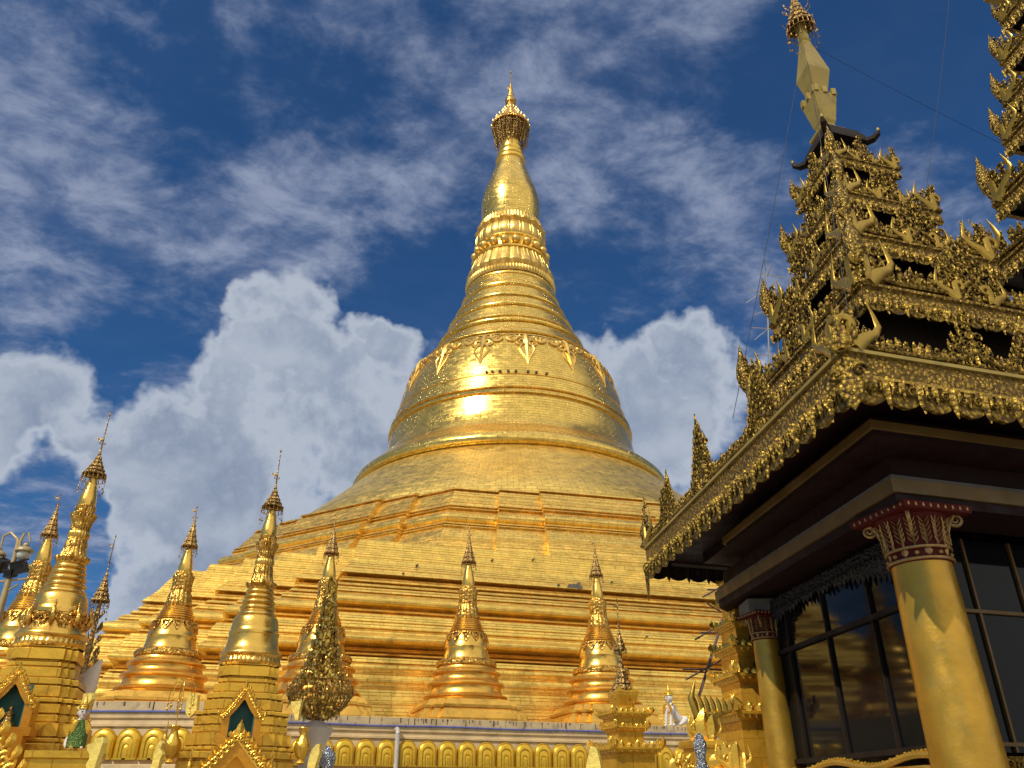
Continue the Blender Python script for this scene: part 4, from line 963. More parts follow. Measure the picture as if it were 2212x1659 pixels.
# dark box and swept cap roof, then the lotus, diamond bulb, neck and umbrella
cx5 = 6.42; zcap = EYE + 1.0335 * (CYT - 1.267 * .45)
b = MB(); c5 = Vector((cx5, CYT, 0))
def q5(s, z): return [(*(c5 + U * a * s + V * b_ * s).xy, z) for a, b_ in ((-1, -1), (-1, 1), (1, 1), (1, -1))]
def frus(b, lv):
    n = len(lv); vs = [];
    for s, z in lv: vs += q5(s, z)
    fs = [(3, 2, 1, 0), tuple(4 * (n - 1) + k for k in range(4))]
    for i in range(n - 1):
        for k in range(4): fs.append((i * 4 + k, i * 4 + (k + 1) % 4, i * 4 + 4 + (k + 1) % 4, i * 4 + 4 + k))
    b.add(vs, fs)
frus(b, [(.34, ztop), (.30, zcap - .1)]); b.build('lantern_box', 'dark', pav, 0)
b = MB(); frus(b, [(.50, zcap - .30), (.48, zcap - .22), (.42, zcap - .05), (.34, zcap + .1), (.26, zcap + .16)])
for a, b_ in ((-1, -1), (-1, 1), (1, 1), (1, -1)):
    d = (U * a + V * b_); o = c5 + d * .44; b.tube([(o.x, o.y, zcap - .27), (o.x + d.x * .10, o.y + d.y * .10, zcap - .27), (o.x + d.x * .17, o.y + d.y * .17, zcap - .2), (o.x + d.x * .2, o.y + d.y * .2, zcap - .1)], [.09, .08, .06, .02], 6)
b.build('cap_roof', 'dark', pav, 0)
b = MB()
for a, b_ in ((-1, -1), (-1, 1), (1, 1), (1, -1)):
    d = (U * a + V * b_); o = c5 + d * .63; b.sphere((o.x, o.y, zcap - .1), .035, 8, None, (1, 1, 1.8))
b.build('cap_tips', 'palegold', pav, 60)
def rowz(y, px=1750): return EYE + ray(px, y)[1] * CYT
cx5 = 6.34; c5 = Vector((cx5, CYT, 0)); b = MB()
zA, zB_, zC_, zD, zE = zcap + .12, rowz(215, 1757), rowz(165, 1750), rowz(95, 1726), rowz(60, 1720)
frus(b, [(.22, zA), (.27, zA + .04), (.27, zA + .10), (.16, zA + .14), (.14, zA + .3), (.17, zA + .38), (.26, zB_ - .12), (.26, zB_ - .06)])
for s_ in (0, 1, 2, 3):
    ax, bx = [(U, V), (V, -U), (-U, -V), (-V, U)][s_]
    for k in (-.85, 0, .85):
        p = c5 - ax * .245 + bx * .245 * k; b.box((p.x, p.y, zB_ - .01), (.09, .09, .16))
b.build('lotus_block', 'palegold', pav, 0)
b = MB(); frus(b, [(.13, zB_ - .06), (.262, zC_ - .03), (.262, zC_), (.09, zD), (.11, zD + .05)]); b.build('diamond_bulb', 'palegold', pav, 0)
b = MB(); frus(b, [(.085, zD), (.085, zE + .3)]); b.build('spire_neck', 'palegold', pav, 0)
h = MB(); small_hti(h, 0, 1.15, .27, seed=9); hti_skirt(h, .02, .29, .1, 6, 18, .32)
random.seed(8)
for k in range(20):
    a = random.uniform(0, 6.28); zz = random.uniform(.1, .8); r_ = .28 * (1 - zz / 1.15); h.tube([(r_ * math.cos(a), r_ * math.sin(a), zz), ((r_ + .1) * math.cos(a), (r_ + .1) * math.sin(a), zz + .08), ((r_ + .12) * math.cos(a), (r_ + .12) * math.sin(a), zz + .2)], .008, 4)
ho = h.build('umbrella', 'bronze', pav, 40); ho.location = (cx5, CYT, zE)

# columns
def column(r, z1, capz, name='column'):
    s_ = []; 
    for i in range(15): q = i / 14; s_.append((r * (1.17 - .17 * q ** 1.6), z1 * q))
    b = MB(); b.lathe(s_, 64); col = b.build(name, 'column', pav, 60)
    H = capz - z1; c = MB(); c.lathe([(r * 1.0, z1 - .005), (r * 1.07, z1 + .01), (r * 1.07, z1 + .05), (r * 1.0, z1 + .06), (r * 1.0, z1 + H * .2), (r * 1.06, z1 + H * .22), (r * 1.06, z1 + H * .27), (r * .99, z1 + H * .28), (r * 1.02, z1 + H * .5), (r * 1.12, z1 + H * .75), (r * 1.25, z1 + H * .86)], 48)
    cap_ = c.build('capital', 'maroonrelief', col, 40)
    ab = MB(); rr = r * 1.42; ab.box((0, 0, capz - H * .07), (rr * 2, rr * 2, H * .13), None, 1.03); ab.build('abacus', 'maroonrelief', cap_, 0)
    g_ = MB()
    for zz, k_ in ((z1 + .03, 1.08), (z1 + H * .245, 1.08)): g_.tube([(r * k_ * math.cos(a / 40 * 6.28319), r * k_ * math.sin(a / 40 * 6.28319), zz) for a in range(41)], .022 * r / .4, 6)
    for k in range(16):
        a = 2 * math.pi * k / 16; Mx = Matrix.Rotation(a, 4, 'Z') @ Matrix(((0, 0, 1, r * 1.0), (1, 0, 0, 0), (0, 1, 0, z1), (0, 0, 0, 1)))
        if k % 2: g_.leaf(0, H * .23, -H * .14, r * .26, .03, 0, 0, Mx, 4); g_.leaf(0, H * .28, H * .42, r * .12, .03, 0, 0, Mx, 5, .12)
        else: g_.sphere((0, H * .14, .01), H * .045, 8, Mx); g_.leaf(0, H * .28, H * .55, r * .10, .03, 0, 0, Mx, 6, .18)
        for j in range(5):
            y = H * (.32 + .09 * j)
            for s2 in (-1, 1): g_.leaf(s2 * .01, y, H * .12, r * .07, .02, s2 * .2, s2 * .75, Mx, 3, .2, .02 + y * .06)
    for k in range(4):
        a = math.pi / 4 + k * math.pi / 2
        Mx = Matrix.Rotation(a, 4, 'Z') @ Matrix(((1, 0, 0, r * 1.45), (0, 0, 1, 0), (0, 1, 0, z1 + H * .78), (0, 0, 0, 1)))
        g_.scroll(0, 0, H * .13, 1.7, 1, .028 * r / .4, Mx, 2.6); g_.tube([(r * 1.0 * math.cos(a), r * 1.0 * math.sin(a), z1 + H * .45), (r * 1.2 * math.cos(a), r * 1.2 * math.sin(a), z1 + H * .72), (r * 1.42 * math.cos(a), r * 1.42 * math.sin(a), z1 + H * .9)], .03, 6)
    for k in range(4):
        Mx = Matrix.Rotation(k * math.pi / 2, 4, 'Z') @ Matrix(((0, 0, 1, rr + .005), (1, 0, 0, 0), (0, 1, 0, capz - H * .07), (0, 0, 0, 1)))
        for j in range(9): g_.leaf((j - 4) * rr * .22, H * .04, -H * .07, rr * .14, .012, 0, 0, Mx, 3)
    g_.build('gilded_leaves', 'caprelief', cap_, 35)
    return col
ANG = math.atan2(V.y, V.x)
c1_ = column(.39, 4.50, 5.25); a, b_ = ray(1986, 1222); c1_.location = (K.x + .1, K.y + .1, 0); c1_.rotation_euler = (0, 0, ANG)
c2_ = column(.255, 4.42, 4.93); c2_.location = (ray(1646, 1383)[0] * 16.3 + .08, 16.3, 0); c2_.rotation_euler = (0, 0, ANG)
b = MB(); p2 = c2_.location; b.box((p2.x, p2.y, 5.05), (.72, .72, .24)); b.build('column_block', 'greytrim', pav, 0)
# window wall on the left side, set back between the columns
WI = -.28
def qp(u, z, e=WI): return pt(e, u, 0, z)
Mw = frame(pt(WI, UL + .2, 0, 0), -U)       # x from far to near corner, out to the left
LW = UL + .2 - 2 * 0
b = MB(); b.box((LW / 2, 3.7, -.03), (LW, 3.0, .03), Mw); b.build('window_pane', 'glass', pav, 0)
b = MB()
for x in (.05, LW * .28, LW * .52, LW * .76, LW - .05): b.box((x, 3.7, .0), (.045, 3.0, .07), Mw)
for y in (2.25, 4.15, 5.1): b.box((LW / 2, y, .012), (LW, .08, .08), Mw)
b.build('window_frame', 'dark', pav, 0)
# dark carved curtain frame
random.seed(14)
b = MB()
for side, x0 in ((1, .05), (-1, LW - .15)):
    for i in range(34):
        y = 2.3 + i * .085; wd_ = .20 + .16 * (y - 2.3) / 2.8 + .07 * math.sin(y * 7)
        b.leaf(x0 + side * wd_ * .3, y, .22, wd_, .05, .3 * side, .2 * side, Mw, 4, 0, .09); b.scroll(x0 + side * wd_ * .5, y, .07, 1.2, side, .018, Mw, random.uniform(0, 6), .12)
for i in range(42):
    x = LW * (i + .5) / 42; q = abs(2 * i / 41 - 1); hh = .25 + .5 * q ** 2 + .10 * abs(math.sin(i * .75)); b.leaf(x, 5.12, -hh, .2, .05, 0, 0, Mw, 5, 0, .09); b.scroll(x, 4.95, .08, 1.2, 1, .02, Mw, random.uniform(0, 6), .12)
b.build('carved_curtain', 'darkcarve', pav, 40)
b = MB(); ww = [];
pts = [(x, 2.12 + .06 * math.sin(x * 2.6 + .6), .10) for x in [LW * i / 30 for i in range(31)]]
b.tube(pts, .05, 6, Mw); b.tube([(x, y - .16, z) for x, y, z in pts], .03, 6, Mw)
for i in range(60): b.sphere((LW * (i + .5) / 60, pts[i // 2][1] + .045, .12), .028, 5, Mw)
b.box((LW / 2, 1.1, .0), (LW, 1.9, .12), Mw); b.build('sill_rail', 'goldcarve', pav, 40)
b = MB(); b.box((LW * .62, 1.55, .08), (LW * .5, .7, .04), Mw); b.build('sill_panel', 'statwhite', pav, 0)
# front side beyond the corner column
Mf = frame(pt(WI - .25, .2, .0, 0), V); LF = VL
b = MB(); b.box((LF / 2, 3.7, -.03), (LF, 3.0, .03), Mf); b.build('window_pane', 'glass', pav, 0)
b = MB()
for x in (.05, .95, 1.85, 2.75, 3.65, 4.6, 5.6, 7): b.box((x, 3.7, .0), (.04, 3.0, .06), Mf)
for y in (2.3, 4.1): b.box((LF / 2, y, .012), (LF, .05, .06), Mf)
b.build('window_frame', 'trimgold', pav, 0)
b = MB(); b.box((LF / 2, 1.1, .03), (LF, 2.1, .1), Mf)
for i in range(50): b.scroll(.15 + i * .18, 2.05, .07, 1.3, 1 if i % 2 else -1, .02, Mf, 0, .1); b.leaf(.15 + i * .18, 1.9, -.2, .12, .03, 0, 0, Mf, 4, 0, .08)
for i in range(9): b.box((.5 + i, 1.3, .1), (.7, .8, .05), Mf)
b.build('carved_dado', 'fascia', pav, 30)
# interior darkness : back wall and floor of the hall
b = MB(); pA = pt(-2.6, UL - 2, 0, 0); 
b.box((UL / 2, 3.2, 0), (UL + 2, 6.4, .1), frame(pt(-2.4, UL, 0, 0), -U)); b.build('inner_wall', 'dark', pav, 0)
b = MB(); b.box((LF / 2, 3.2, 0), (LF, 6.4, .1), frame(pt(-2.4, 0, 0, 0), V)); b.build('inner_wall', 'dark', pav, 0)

# second, taller tower beyond the right edge
pv2 = thing('tiered_tower', 'taller carved gold tiered roof tower cut off by the right edge', 'tower')
T2 = [(15.2, 14, 3.75, 10.9), (15.2, 14, 3.25, 12.9), (15.2, 14.0, 2.64, 14.9), (15.2, 14.0, 2.14, 16.7), (15.2, 14.0, 1.90, 17.9), (15.2, 14.0, 1.68, 19.3), (15.2, 14.0, 1.42, 20.7)]
for i, (a, b_, s, z) in enumerate(T2):
    tier(pv2, a, b_, s, z, (9.0 if i == 0 else T2[i - 1][3] + .1), T2[i + 1][2] if i < 6 else 1.0, 60 + 9 * i, (1.3, 1.3, 1.15, .9, .85, .8, .6)[i], hlip=.26, dets=.9)
b = MB(); c5 = Vector((15.2, 14, 0)); frus(b, [(3.0, 0), (2.9, 9.0)]); b.build('tower_body', 'maroon', pv2, 0)
b = MB(); frus(b, [(1.0, 20.8), (.9, 22.0)]); b.build('lantern_box', 'dark', pv2, 0)
b = MB(); frus(b, [(1.55, 21.9), (1.5, 22.05), (1.0, 22.5), (.5, 23.2), (.3, 24)]); b.build('cap_roof', 'palegold', pv2, 0)

# ------------------------------------------------------------------ tiered gold shrines at the bottom
def shrine_tower(name, label, px, Y, tiers_, spire, cat='shrine', seed=1, rz=ROT_L, base_s=None):
    """tiers_: list of (half width m, image row of lip, body ratio); spire rows or None"""
    a = ray(px, 1500)[0]; t = thing(name, label, cat, (a * Y, Y, 0), rz)
    zl = [EYE + ray(px, r)[1] * Y for s, r in tiers_]
    for i, ((s, row), z) in enumerate(zip(tiers_, zl)):
        znext = zl[i + 1] if i + 1 < len(zl) else z + .5 * s; sn = tiers_[i + 1][0] if i + 1 < len(tiers_) else s * .6; zp = zl[i - 1] if i else 0.0
        m = MB(); k = .76 * s
        sq = lambda a_: [(-a_, -a_), (a_, -a_), (a_, a_), (-a_, a_)]
        m.sweep(sq, [(zp + .02, k), (z - .22 * s, k), (z - .20 * s, k * 1.08), (z - .13 * s, k * 1.12), (z - .12 * s, s * .92), (z - .07 * s, s * .95), (z - .065 * s, s), (z, s), (z + .01, s * .96), (z + .12 * s, sn * .82)])
        bd = m.build('shrine_tier', 'goldpaint', t, 0)
        f = MB()
        for r_ in range(4):
            Mx = Matrix.Rotation(r_ * math.pi / 2, 4, 'Z') @ frame((-s, -s, z), (1, 0, 0))
            n = max(5, int(s * 2 / .13))
            for j in range(n): f.leaf((j + .5) * 2 * s / n, -.075 * s, -.09 * s, s * 1.2 / n, .02, 0, 0, Mx @ Matrix.Translation((0, 0, -s * .06)), 3)
            hh = min(.5 * (znext - z), .36 * s)
            nn = 7
            for j in range(nn):
                x = (j + .5) * 2 * s / nn; e_ = .6 + .75 * abs(2 * (j + .5) / nn - 1) ** 2 + (.35 if j == nn // 2 else 0)
                f.leaf(x, .0, hh * e_ * .75, s * .22, s * .07, random.uniform(-.4, .4), random.uniform(-.25, .25), Mx, 5, .1, -.06 * s); f.scroll(x, hh * .3, hh * .22, 1.3, 1, hh * .05, Mx, 0, -.02)
            for e_ in (0, 2 * s): 
                f.leaf(e_, 0, hh * 1.05, s * .2, s * .08, .4 if e_ else -.4, .15 if e_ else -.15, Mx, 6, .25, -.05 * s)
        f.build('crest_leaves', 'goldcarve', bd, 40)
    return t, zl[-1]
random.seed(6)
sh1, zt1 = shrine_tower('tiered_shrine', 'small tiered golden shrine with a double bronze umbrella in front of a stupa', 1345, 15.0, [(.47, 1618), (.31, 1574), (.37, 1543)], None, seed=2)
b = MB(); b.sweep(lambda a_: [(-a_, -a_), (a_, -a_), (a_, a_), (-a_, a_)], [(zt1 + .03, .2), (zt1 + .12, .14), (zt1 + .3, .2), (zt1 + .34, .2), (zt1 + .5, .09)]); b.build('lotus_block', 'goldpaint', sh1, 0)
zz = EYE + ray(1337, 1490)[1] * 15; z2 = EYE + ray(1333, 1405)[1] * 15; z3_ = EYE + ray(1331, 1290)[1] * 15
h = MB(); small_hti(h, zz, zz + .55, .17, seed=2); hti_skirt(h, zz, .19, .06, 3, 14, .14); h.tube([(0, 0, zt1 + .4), (0, 0, z3_ - .5)], [.05, .02], 6); small_hti(h, z2, z2 + .4, .105, seed=3); hti_skirt(h, z2, .115, .04, 3, 10, .1); rod(h, z2 + .35, z3_, .12, 0)
h.build('umbrella', 'bronze', sh1, 40)
sh2, zt2 = shrine_tower('tiered_shrine', 'tall tiered golden shrine beside the pavilion column, roofs bristling with leaves', 1628, 17.5, [(.80, 1545), (.64, 1465), (.57, 1405), (.51, 1353), (.44, 1303), (.36, 1257)], None, seed=3, rz=R(9))
ga = 'tiered golden shrines in front of the wall'; sh1['group'] = ga; sh2['group'] = ga
# gilded dragon-leaf gates at the foot of the tall shrine
def flame_cluster(name, label, px, py, Y, h, seed, m='goldcarve', n=16, spread=.8, rz=ROT_L):
    p = at(px, py, Y); t = thing(name, label, 'ornament', (p.x, p.y, 0), rz); random.seed(seed)
    b = MB(); b.sweep(lambda a_: redent(a_, .5, 2), [(0, h * .42), (p.z - h * .2, h * .40), (p.z - h * .18, h * .48), (p.z - .02, h * .48), (p.z, h * .4)]); b.build('pedestal', 'goldpaint', t, 0)
    b = MB(); Mx = frame((0, 0, p.z), (1, 0, 0))
    for i in range(n):
        q = (i + .5) / n * 2 - 1; b.leaf(q * h * spread * .5, 0, h * .8 * (1 - .5 * abs(q)) * random.uniform(.7, 1.05), h * .38, h * .16, random.uniform(-.3, .3), q * .3, Mx, 6, random.uniform(0, .3), random.uniform(-.2, .2) * h)
        b.scroll(q * h * spread * .45, h * random.uniform(.1, .5), h * .11, 1.4, random.choice((-1, 1)), h * .03, Mx, random.uniform(0, 6), h * .12)
    b.build('flame_leaves', m, t, 45)
    for x_, k_, s_ in ((-.1, .6, -1), (.15, .55, 1)): a_ = MB(); antler(a_, Mx @ Matrix.Translation((h * x_, 0, .1)), h * k_, s_); a_.build('horn', m, t, 50)
    return t
flame_cluster('roof_ornament', 'gilded flame carving with green-gold horns left of the tall shrine', 1518, 1600, 12.5, .58, 3, n=6, spread=.5)
flame_cluster('roof_ornament', 'large gilded flame carving at the foot of the tall tiered shrine', 1578, 1665, 11.0, .55, 4, n=6, spread=.55)
flame_cluster('roof_ornament', 'low gilded flame carving at the bottom edge beside the arched petals', 1475, 1672, 12.0, .36, 5, n=8)
# sawtooth crest slanting up at the left of the tall shrine
cr = thing('crest_board', 'dull gold sawtooth crest tilted up before the golden wall', 'ornament', at(1500, 1548, 13.0))
b = MB(); Mx = Matrix.Rotation(ROT_L, 4, 'Z') @ frame((0, 0, 0), (1, 0, 0))
b.tube([Mx @ Vector(p) for p in ((.35, -.9, 0), (.22, -.3, 0), (.05, .0, 0), (-.03, .25, 0), (.07, .52, 0))], [.07, .07, .06, .05, .01], 8)
b.tube([Mx @ Vector(p) for p in ((.05, 0, 0), (.3, .0, 0), (.65, .1, 0))], [.05, .04, .03], 6)
for i in range(7): b.leaf(.06 + i * .10, .05 + .01 * i, .30 - .025 * i, .09, .03, .1, -.2, Mx, 4)
b.build('saw_crest', 'pavsmooth', cr, 50)

# ------------------------------------------------------------------ golden leaf tree on a white bowl
tp = at(684, 1562, 17.6); gt = thing('leaf_tree', 'dark gold metal tree of tiny hanging leaves with a round belly', 'tree', (tp.x, tp.y, 0))
def tz(y): return EYE + ray(690, 1234.6 + y * .2559)[1] * 17.6
rowsT = [(1250, 78), (1200, 150), (1120, 225), (1040, 262), (980, 262), (900, 205), (820, 165), (720, 135), (640, 112), (520, 88), (400, 62), (250, 45), (120, 25), (60, 5)]
def tr(y):
    for (y0, r0), (y1, r1) in zip(rowsT[:-1], rowsT[1:]):
        if y1 <= y <= y0: return (r0 + (r1 - r0) * (y0 - y) / (y0 - y1)) * .2559 / FP * 17.6 * .97
    return .03
b = MB()
for k in range(36):
    a = 2 * math.pi * k / 36; b.tube([(tr(y) * math.cos(a), tr(y) * math.sin(a), tz(y)) for y in range(1250, 930, -25)], .011, 4)
    if k % 3 == 0: b.tube([(tr(y) * .8 * math.cos(a), tr(y) * .8 * math.sin(a), tz(y)) for y in range(930, 80, -60)], .009, 4)
for y in (1250, 1150, 1050, 930, 820, 720, 620, 500, 380, 260, 160): b.tube([(tr(y) * math.cos(a / 24 * 6.2832), tr(y) * math.sin(a / 24 * 6.2832), tz(y)) for a in range(25)], .012, 4)
b.tube([(0, 0, tz(1260)), (0, 0, tz(60))], [.05, .02], 6)
b.build('branch_frame', 'bronze', gt, 50)
b = MB(); random.seed(22)
for i in range(2300):
    y = 1240 - random.random() * 1160
    a = random.uniform(0, 6.2832); r_ = tr(y) * random.uniform(.72, 1.08); band = .5 + .5 * math.sin(y * .075)
    if random.random() > .35 + .65 * band: continue
    s_ = random.uniform(.05, .10)
    Mx = Matrix.Translation((r_ * math.cos(a), r_ * math.sin(a), tz(y))) @ Matrix.Rotation(a + math.pi / 2, 4, 'Z') @ Matrix.Rotation(random.uniform(-.9, .9), 4, 'X') @ Matrix.Rotation(random.uniform(-.6, .6), 4, 'Y') @ Matrix(((1, 0, 0, 0), (0, 0, -1, 0), (0, 1, 0, 0), (0, 0, 0, 1)))
    b.leaf(0, 0, s_ * 1.4 * random.choice((1, -1)), s_, s_ * .2, 0, random.uniform(-.3, .3), Mx, 3)
lo = b.build('metal_leaves', 'leafgoldtree' if 'leafgoldtree' in M else 'goldcarve', gt, 0)
M['treeleaf'] = mat('tarnished_gold_leaf', (.66, .45, .09), .3, .85); lo.data.materials[0] = M['treeleaf']
ub = MB(); zb_ = tz(1262); ub.lathe([(.16, 0), (.2, .2), (.17, .6), (.20, zb_ - 1.35), (.26, zb_ - 1.0), (.27, zb_ - .75), (.24, zb_ - .62), (.20, zb_ - .5), (.26, zb_ - .36), (.33, zb_ - .22), (.35, zb_ - .15), (.30, zb_ - .12), (.22, zb_ - .10), (.16, zb_ - .02), (.1, zb_)], 40)
uo = tag(ub.build('bowl_stand', 'statwhite', None, 50), 'white footed bowl carrying the golden leaf tree', 'bowl'); uo.location = (tp.x, tp.y, 0)
sb = MB(); q = at(706, 1640, 15.5); sb.lathe([(.1, 0), (.12, q.z - .5), (.07, q.z - .3), (.13, q.z - .14), (.16, q.z), (.14, q.z + .1), (.06, q.z + .17), (.02, q.z + .22)], 32); so_ = tag(sb.build('mosaic_vase', 'silver', None, 60), 'silver mosaic bulb on a post at the bottom, right of the leaf tree stand', 'vase'); so_.location = (q.x, q.y, 0)
sb = MB(); q = at(1512, 1612, 11.8); sb.lathe([(.10, 0), (.10, q.z - .3), (.055, q.z - .16), (.085, q.z - .05), (.09, q.z + .03), (.05, q.z + .13), (.01, q.z + .17)], 24); so_ = tag(sb.build('mosaic_vase', 'silver', None, 60), 'silver bulb half hidden among gilded carvings near the pavilion', 'vase'); so_.location = (q.x, q.y, 0)

# ------------------------------------------------------------------ gilded slabs, vases and ornaments round the niche stupas
def leaf_slab(name, label, pts_img, Y, rz, th=.07, m='goldflat'):
    """flat leaf-edged gilded slab: outline given at depth Y, on a vertical board turned by rz"""
    P = [at(x, y, Y) for x, y in pts_img]; c = sum(P, Vector()) / len(P)
    vs = []; R2 = Matrix.Rotation(rz, 3, 'Z')
    loc = [p - c for p in P]
    k = 1 / max(.35, math.cos(rz))
    base_ = [Vector((p.x * k, 0, p.z)) for p in loc]; n = len(base_)
    bmv = [(R2 @ (v + Vector((0, -th / 2, 0)))) for v in base_] + [(R2 @ (v + Vector((0, th / 2, 0)))) for v in base_]
    b = MB(); b.add([tuple(v) for v in bmv], [tuple(range(n)), tuple(range(2 * n - 1, n - 1, -1))] + [(j, j + n, (j + 1) % n + n, (j + 1) % n) for j in range(n)])
    o = b.build(name, m, None, 0); o.location = c; tag(o, label, 'ornament'); return o
M['goldflat'] = mat('bright_gilded_sheet', (.78, .60, .13), .55, .25, noise=(14, .5), stain=(8, (.5, .34, .05), .4))
GSL = 'gilded corner slabs round the niche stupas'
for lab, Y, rz, pts in (
    ('jagged bright gold slab at the lower left, beside the seated sphinx', 12.3, R(-35), [(186, 1608), (206, 1605), (210, 1595), (237, 1594), (236, 1606), (222, 1640), (214, 1664), (192, 1664), (186, 1652), (196, 1640), (196, 1630), (188, 1622), (186, 1616)]),
    ('bright gold slab above the seated sphinx, under the grey horn', 13.2, R(-30), [(162, 1527), (178, 1522), (182, 1499), (206, 1498), (208, 1512), (198, 1522), (190, 1535), (172, 1534)]),
    ('bright gold leaf-edged slab left of the front niche stupa', 15.4, R(-20), [(402, 1540), (404, 1516), (409, 1500), (416, 1499), (431, 1503), (430, 1520), (429, 1534), (420, 1545), (410, 1550)]),
    ('bright gold slab right of the front niche stupa, before the leaf tree', 15.4, R(-20), [(629, 1516), (655, 1514), (650, 1535), (647, 1556), (640, 1556), (636, 1540), (631, 1530)]),
    ('curved bright gold slab at the bottom edge right of the front niche stupa', 13.8, R(-30), [(664, 1664), (668, 1640), (676, 1620), (688, 1608), (695, 1608), (694, 1630), (686, 1650), (682, 1664)]),
    ('narrow bright gold slab at the bottom beside the hanging bells vase', 13.9, R(-20), [(326, 1664), (330, 1650), (334, 1628), (340, 1612), (350, 1600), (355, 1606), (350, 1618), (356, 1630), (350, 1640), (345, 1664)]),
    ('bright gold slab beside the small tiered shrine with the double umbrella', 14.0, R(-35), [(1268, 1664), (1272, 1640), (1278, 1612), (1290, 1617), (1296, 1640), (1300, 1664)])):
    o = leaf_slab('gilded_slab', lab, pts, Y, rz); o['group'] = GSL
# grey-white horn tip
b = MB(); hp_ = [at(*p, 15.2) for p in ((160, 1545), (172, 1515), (188, 1480), (204, 1450), (221, 1425))]
o0 = hp_[0].copy(); b.tube([p - o0 for p in hp_], [.17, .20, .19, .12, .02], 14, None, .5, True, (0, 1, 0)); ho_ = tag(b.build('white_horn', 'statwhite', None, 60), 'smooth grey-white pointed horn rising behind the left niche stupa', 'ornament'); ho_.location = o0
# flower vases with hanging bells
def bell_vase(px, py, Y, label, s=1.0, branches=True):
    p = at(px, py, Y); t = thing('flower_vase', label, 'vase', p); b = MB()
    b.lathe([(.05, 0), (.09, .02), (.05, .07), (.10, .14), (.14, .24), (.13, .33), (.07, .42), (.055, .50), (.09, .57), (.085, .58)], 24, lambda q, a, r: r * (1 + .05 * math.sin(8 * a)), Matrix.Scale(s, 4)); b.build('vase_body', 'goldcarve', t, 50)
    if branches:
        b = MB(); b.tube([(0, 0, .5 * s), (0, 0, 1.3 * s)], .008, 4); random.seed(int(px))
        for k in range(6):
            a = k * 1.05; ln = random.uniform(.16, .25); zt = random.uniform(1.15, 1.35) * s; pts = [(0, 0, zt), (ln * .6 * math.cos(a), ln * .6 * math.sin(a), zt + .03), (ln * math.cos(a), ln * math.sin(a), zt - .15), (ln * 1.05 * math.cos(a), ln * 1.05 * math.sin(a), zt - .42)]
            b.tube(pts, .008, 4)
            for j in range(4): q = j / 3; b.sphere((ln * 1.03 * math.cos(a), ln * 1.03 * math.sin(a), zt - .15 - .27 * q), .008 + .014 * q, 6, None, (1, 1, 1.5))
        b.build('hanging_bells', 'goldcarve', t, 50)
    return t
bell_vase(365, 1650, 14.6, 'golden vase with hanging gold bells on wires left of the front niche stupa').__setitem__('group', 'golden vases'); bell_vase(649, 1652, 15.0, 'golden vase on the right ledge of the front niche stupa', 1.0, False).__setitem__('group', 'golden vases')
# small entrance gables below the niches
for (px, py, Y, W, H, lab, bse) in ((503, 1690, 13.3, 1.25, .80, 'scrollwork gold gable pointing up in front of the front niche stupa', 0), (-105, 1770, 12.2, 2.1, 1.6, 'scrollwork gold gable cut off at the lower left corner', 0)):
    p = at(px, py, Y); t = thing('carved_gable', lab, 'gable', (p.x, p.y, 0), ROT_L); Mx = frame((0, 0, p.z), (1, 0, 0)); t['group'] = 'scrollwork gables at the foot of the niche stupas'
    b = MB(); gable(b, W, H, Mx, 7, .05); b.build('scrollwork', 'goldcarve', t, 45); gable_plate(W, H, Mx, .06, .55).build('gable_band', 'goldpaint', t, 0)
    b = MB()
    for s_ in (-1, 1): b.box((s_ * W * .42, .14, p.z / 2), (.2, .3, p.z))
    b.add([(-W * .42, .3, p.z), (W * .42, .3, p.z), (0, .3, p.z + H * .66), (-W * .42, .36, p.z), (W * .42, .36, p.z), (0, .36, p.z + H * .66)], [(0, 1, 2), (5, 4, 3), (0, 2, 5, 3), (1, 4, 5, 2)]); b.build('gable_posts', 'goldpaint', t, 0)
for (px, py, Y, h, lab) in ((405, 1680, 14.0, .34, 'tiny pointed gold finial left of the scrollwork gable'), (582, 1680, 14.0, .32, 'tiny pointed gold finial right of the scrollwork gable'), (135, 1676, 12.6, .34, 'tiny pointed gold finial below the seated sphinx'), (352, 1618, 14.8, .34, 'slim gold finial beside the vase of hanging bells')):
    p = at(px, py, Y); b = corner_finial(h, Matrix.Identity(4)); b.tube([(0, 0, -1.0), (0, 0, 0)], .03, 6); o = b.build('gold_finial', 'goldcarve', None, 50); o.location = p; tag(o, lab, 'finial', 'tiny gold finials')

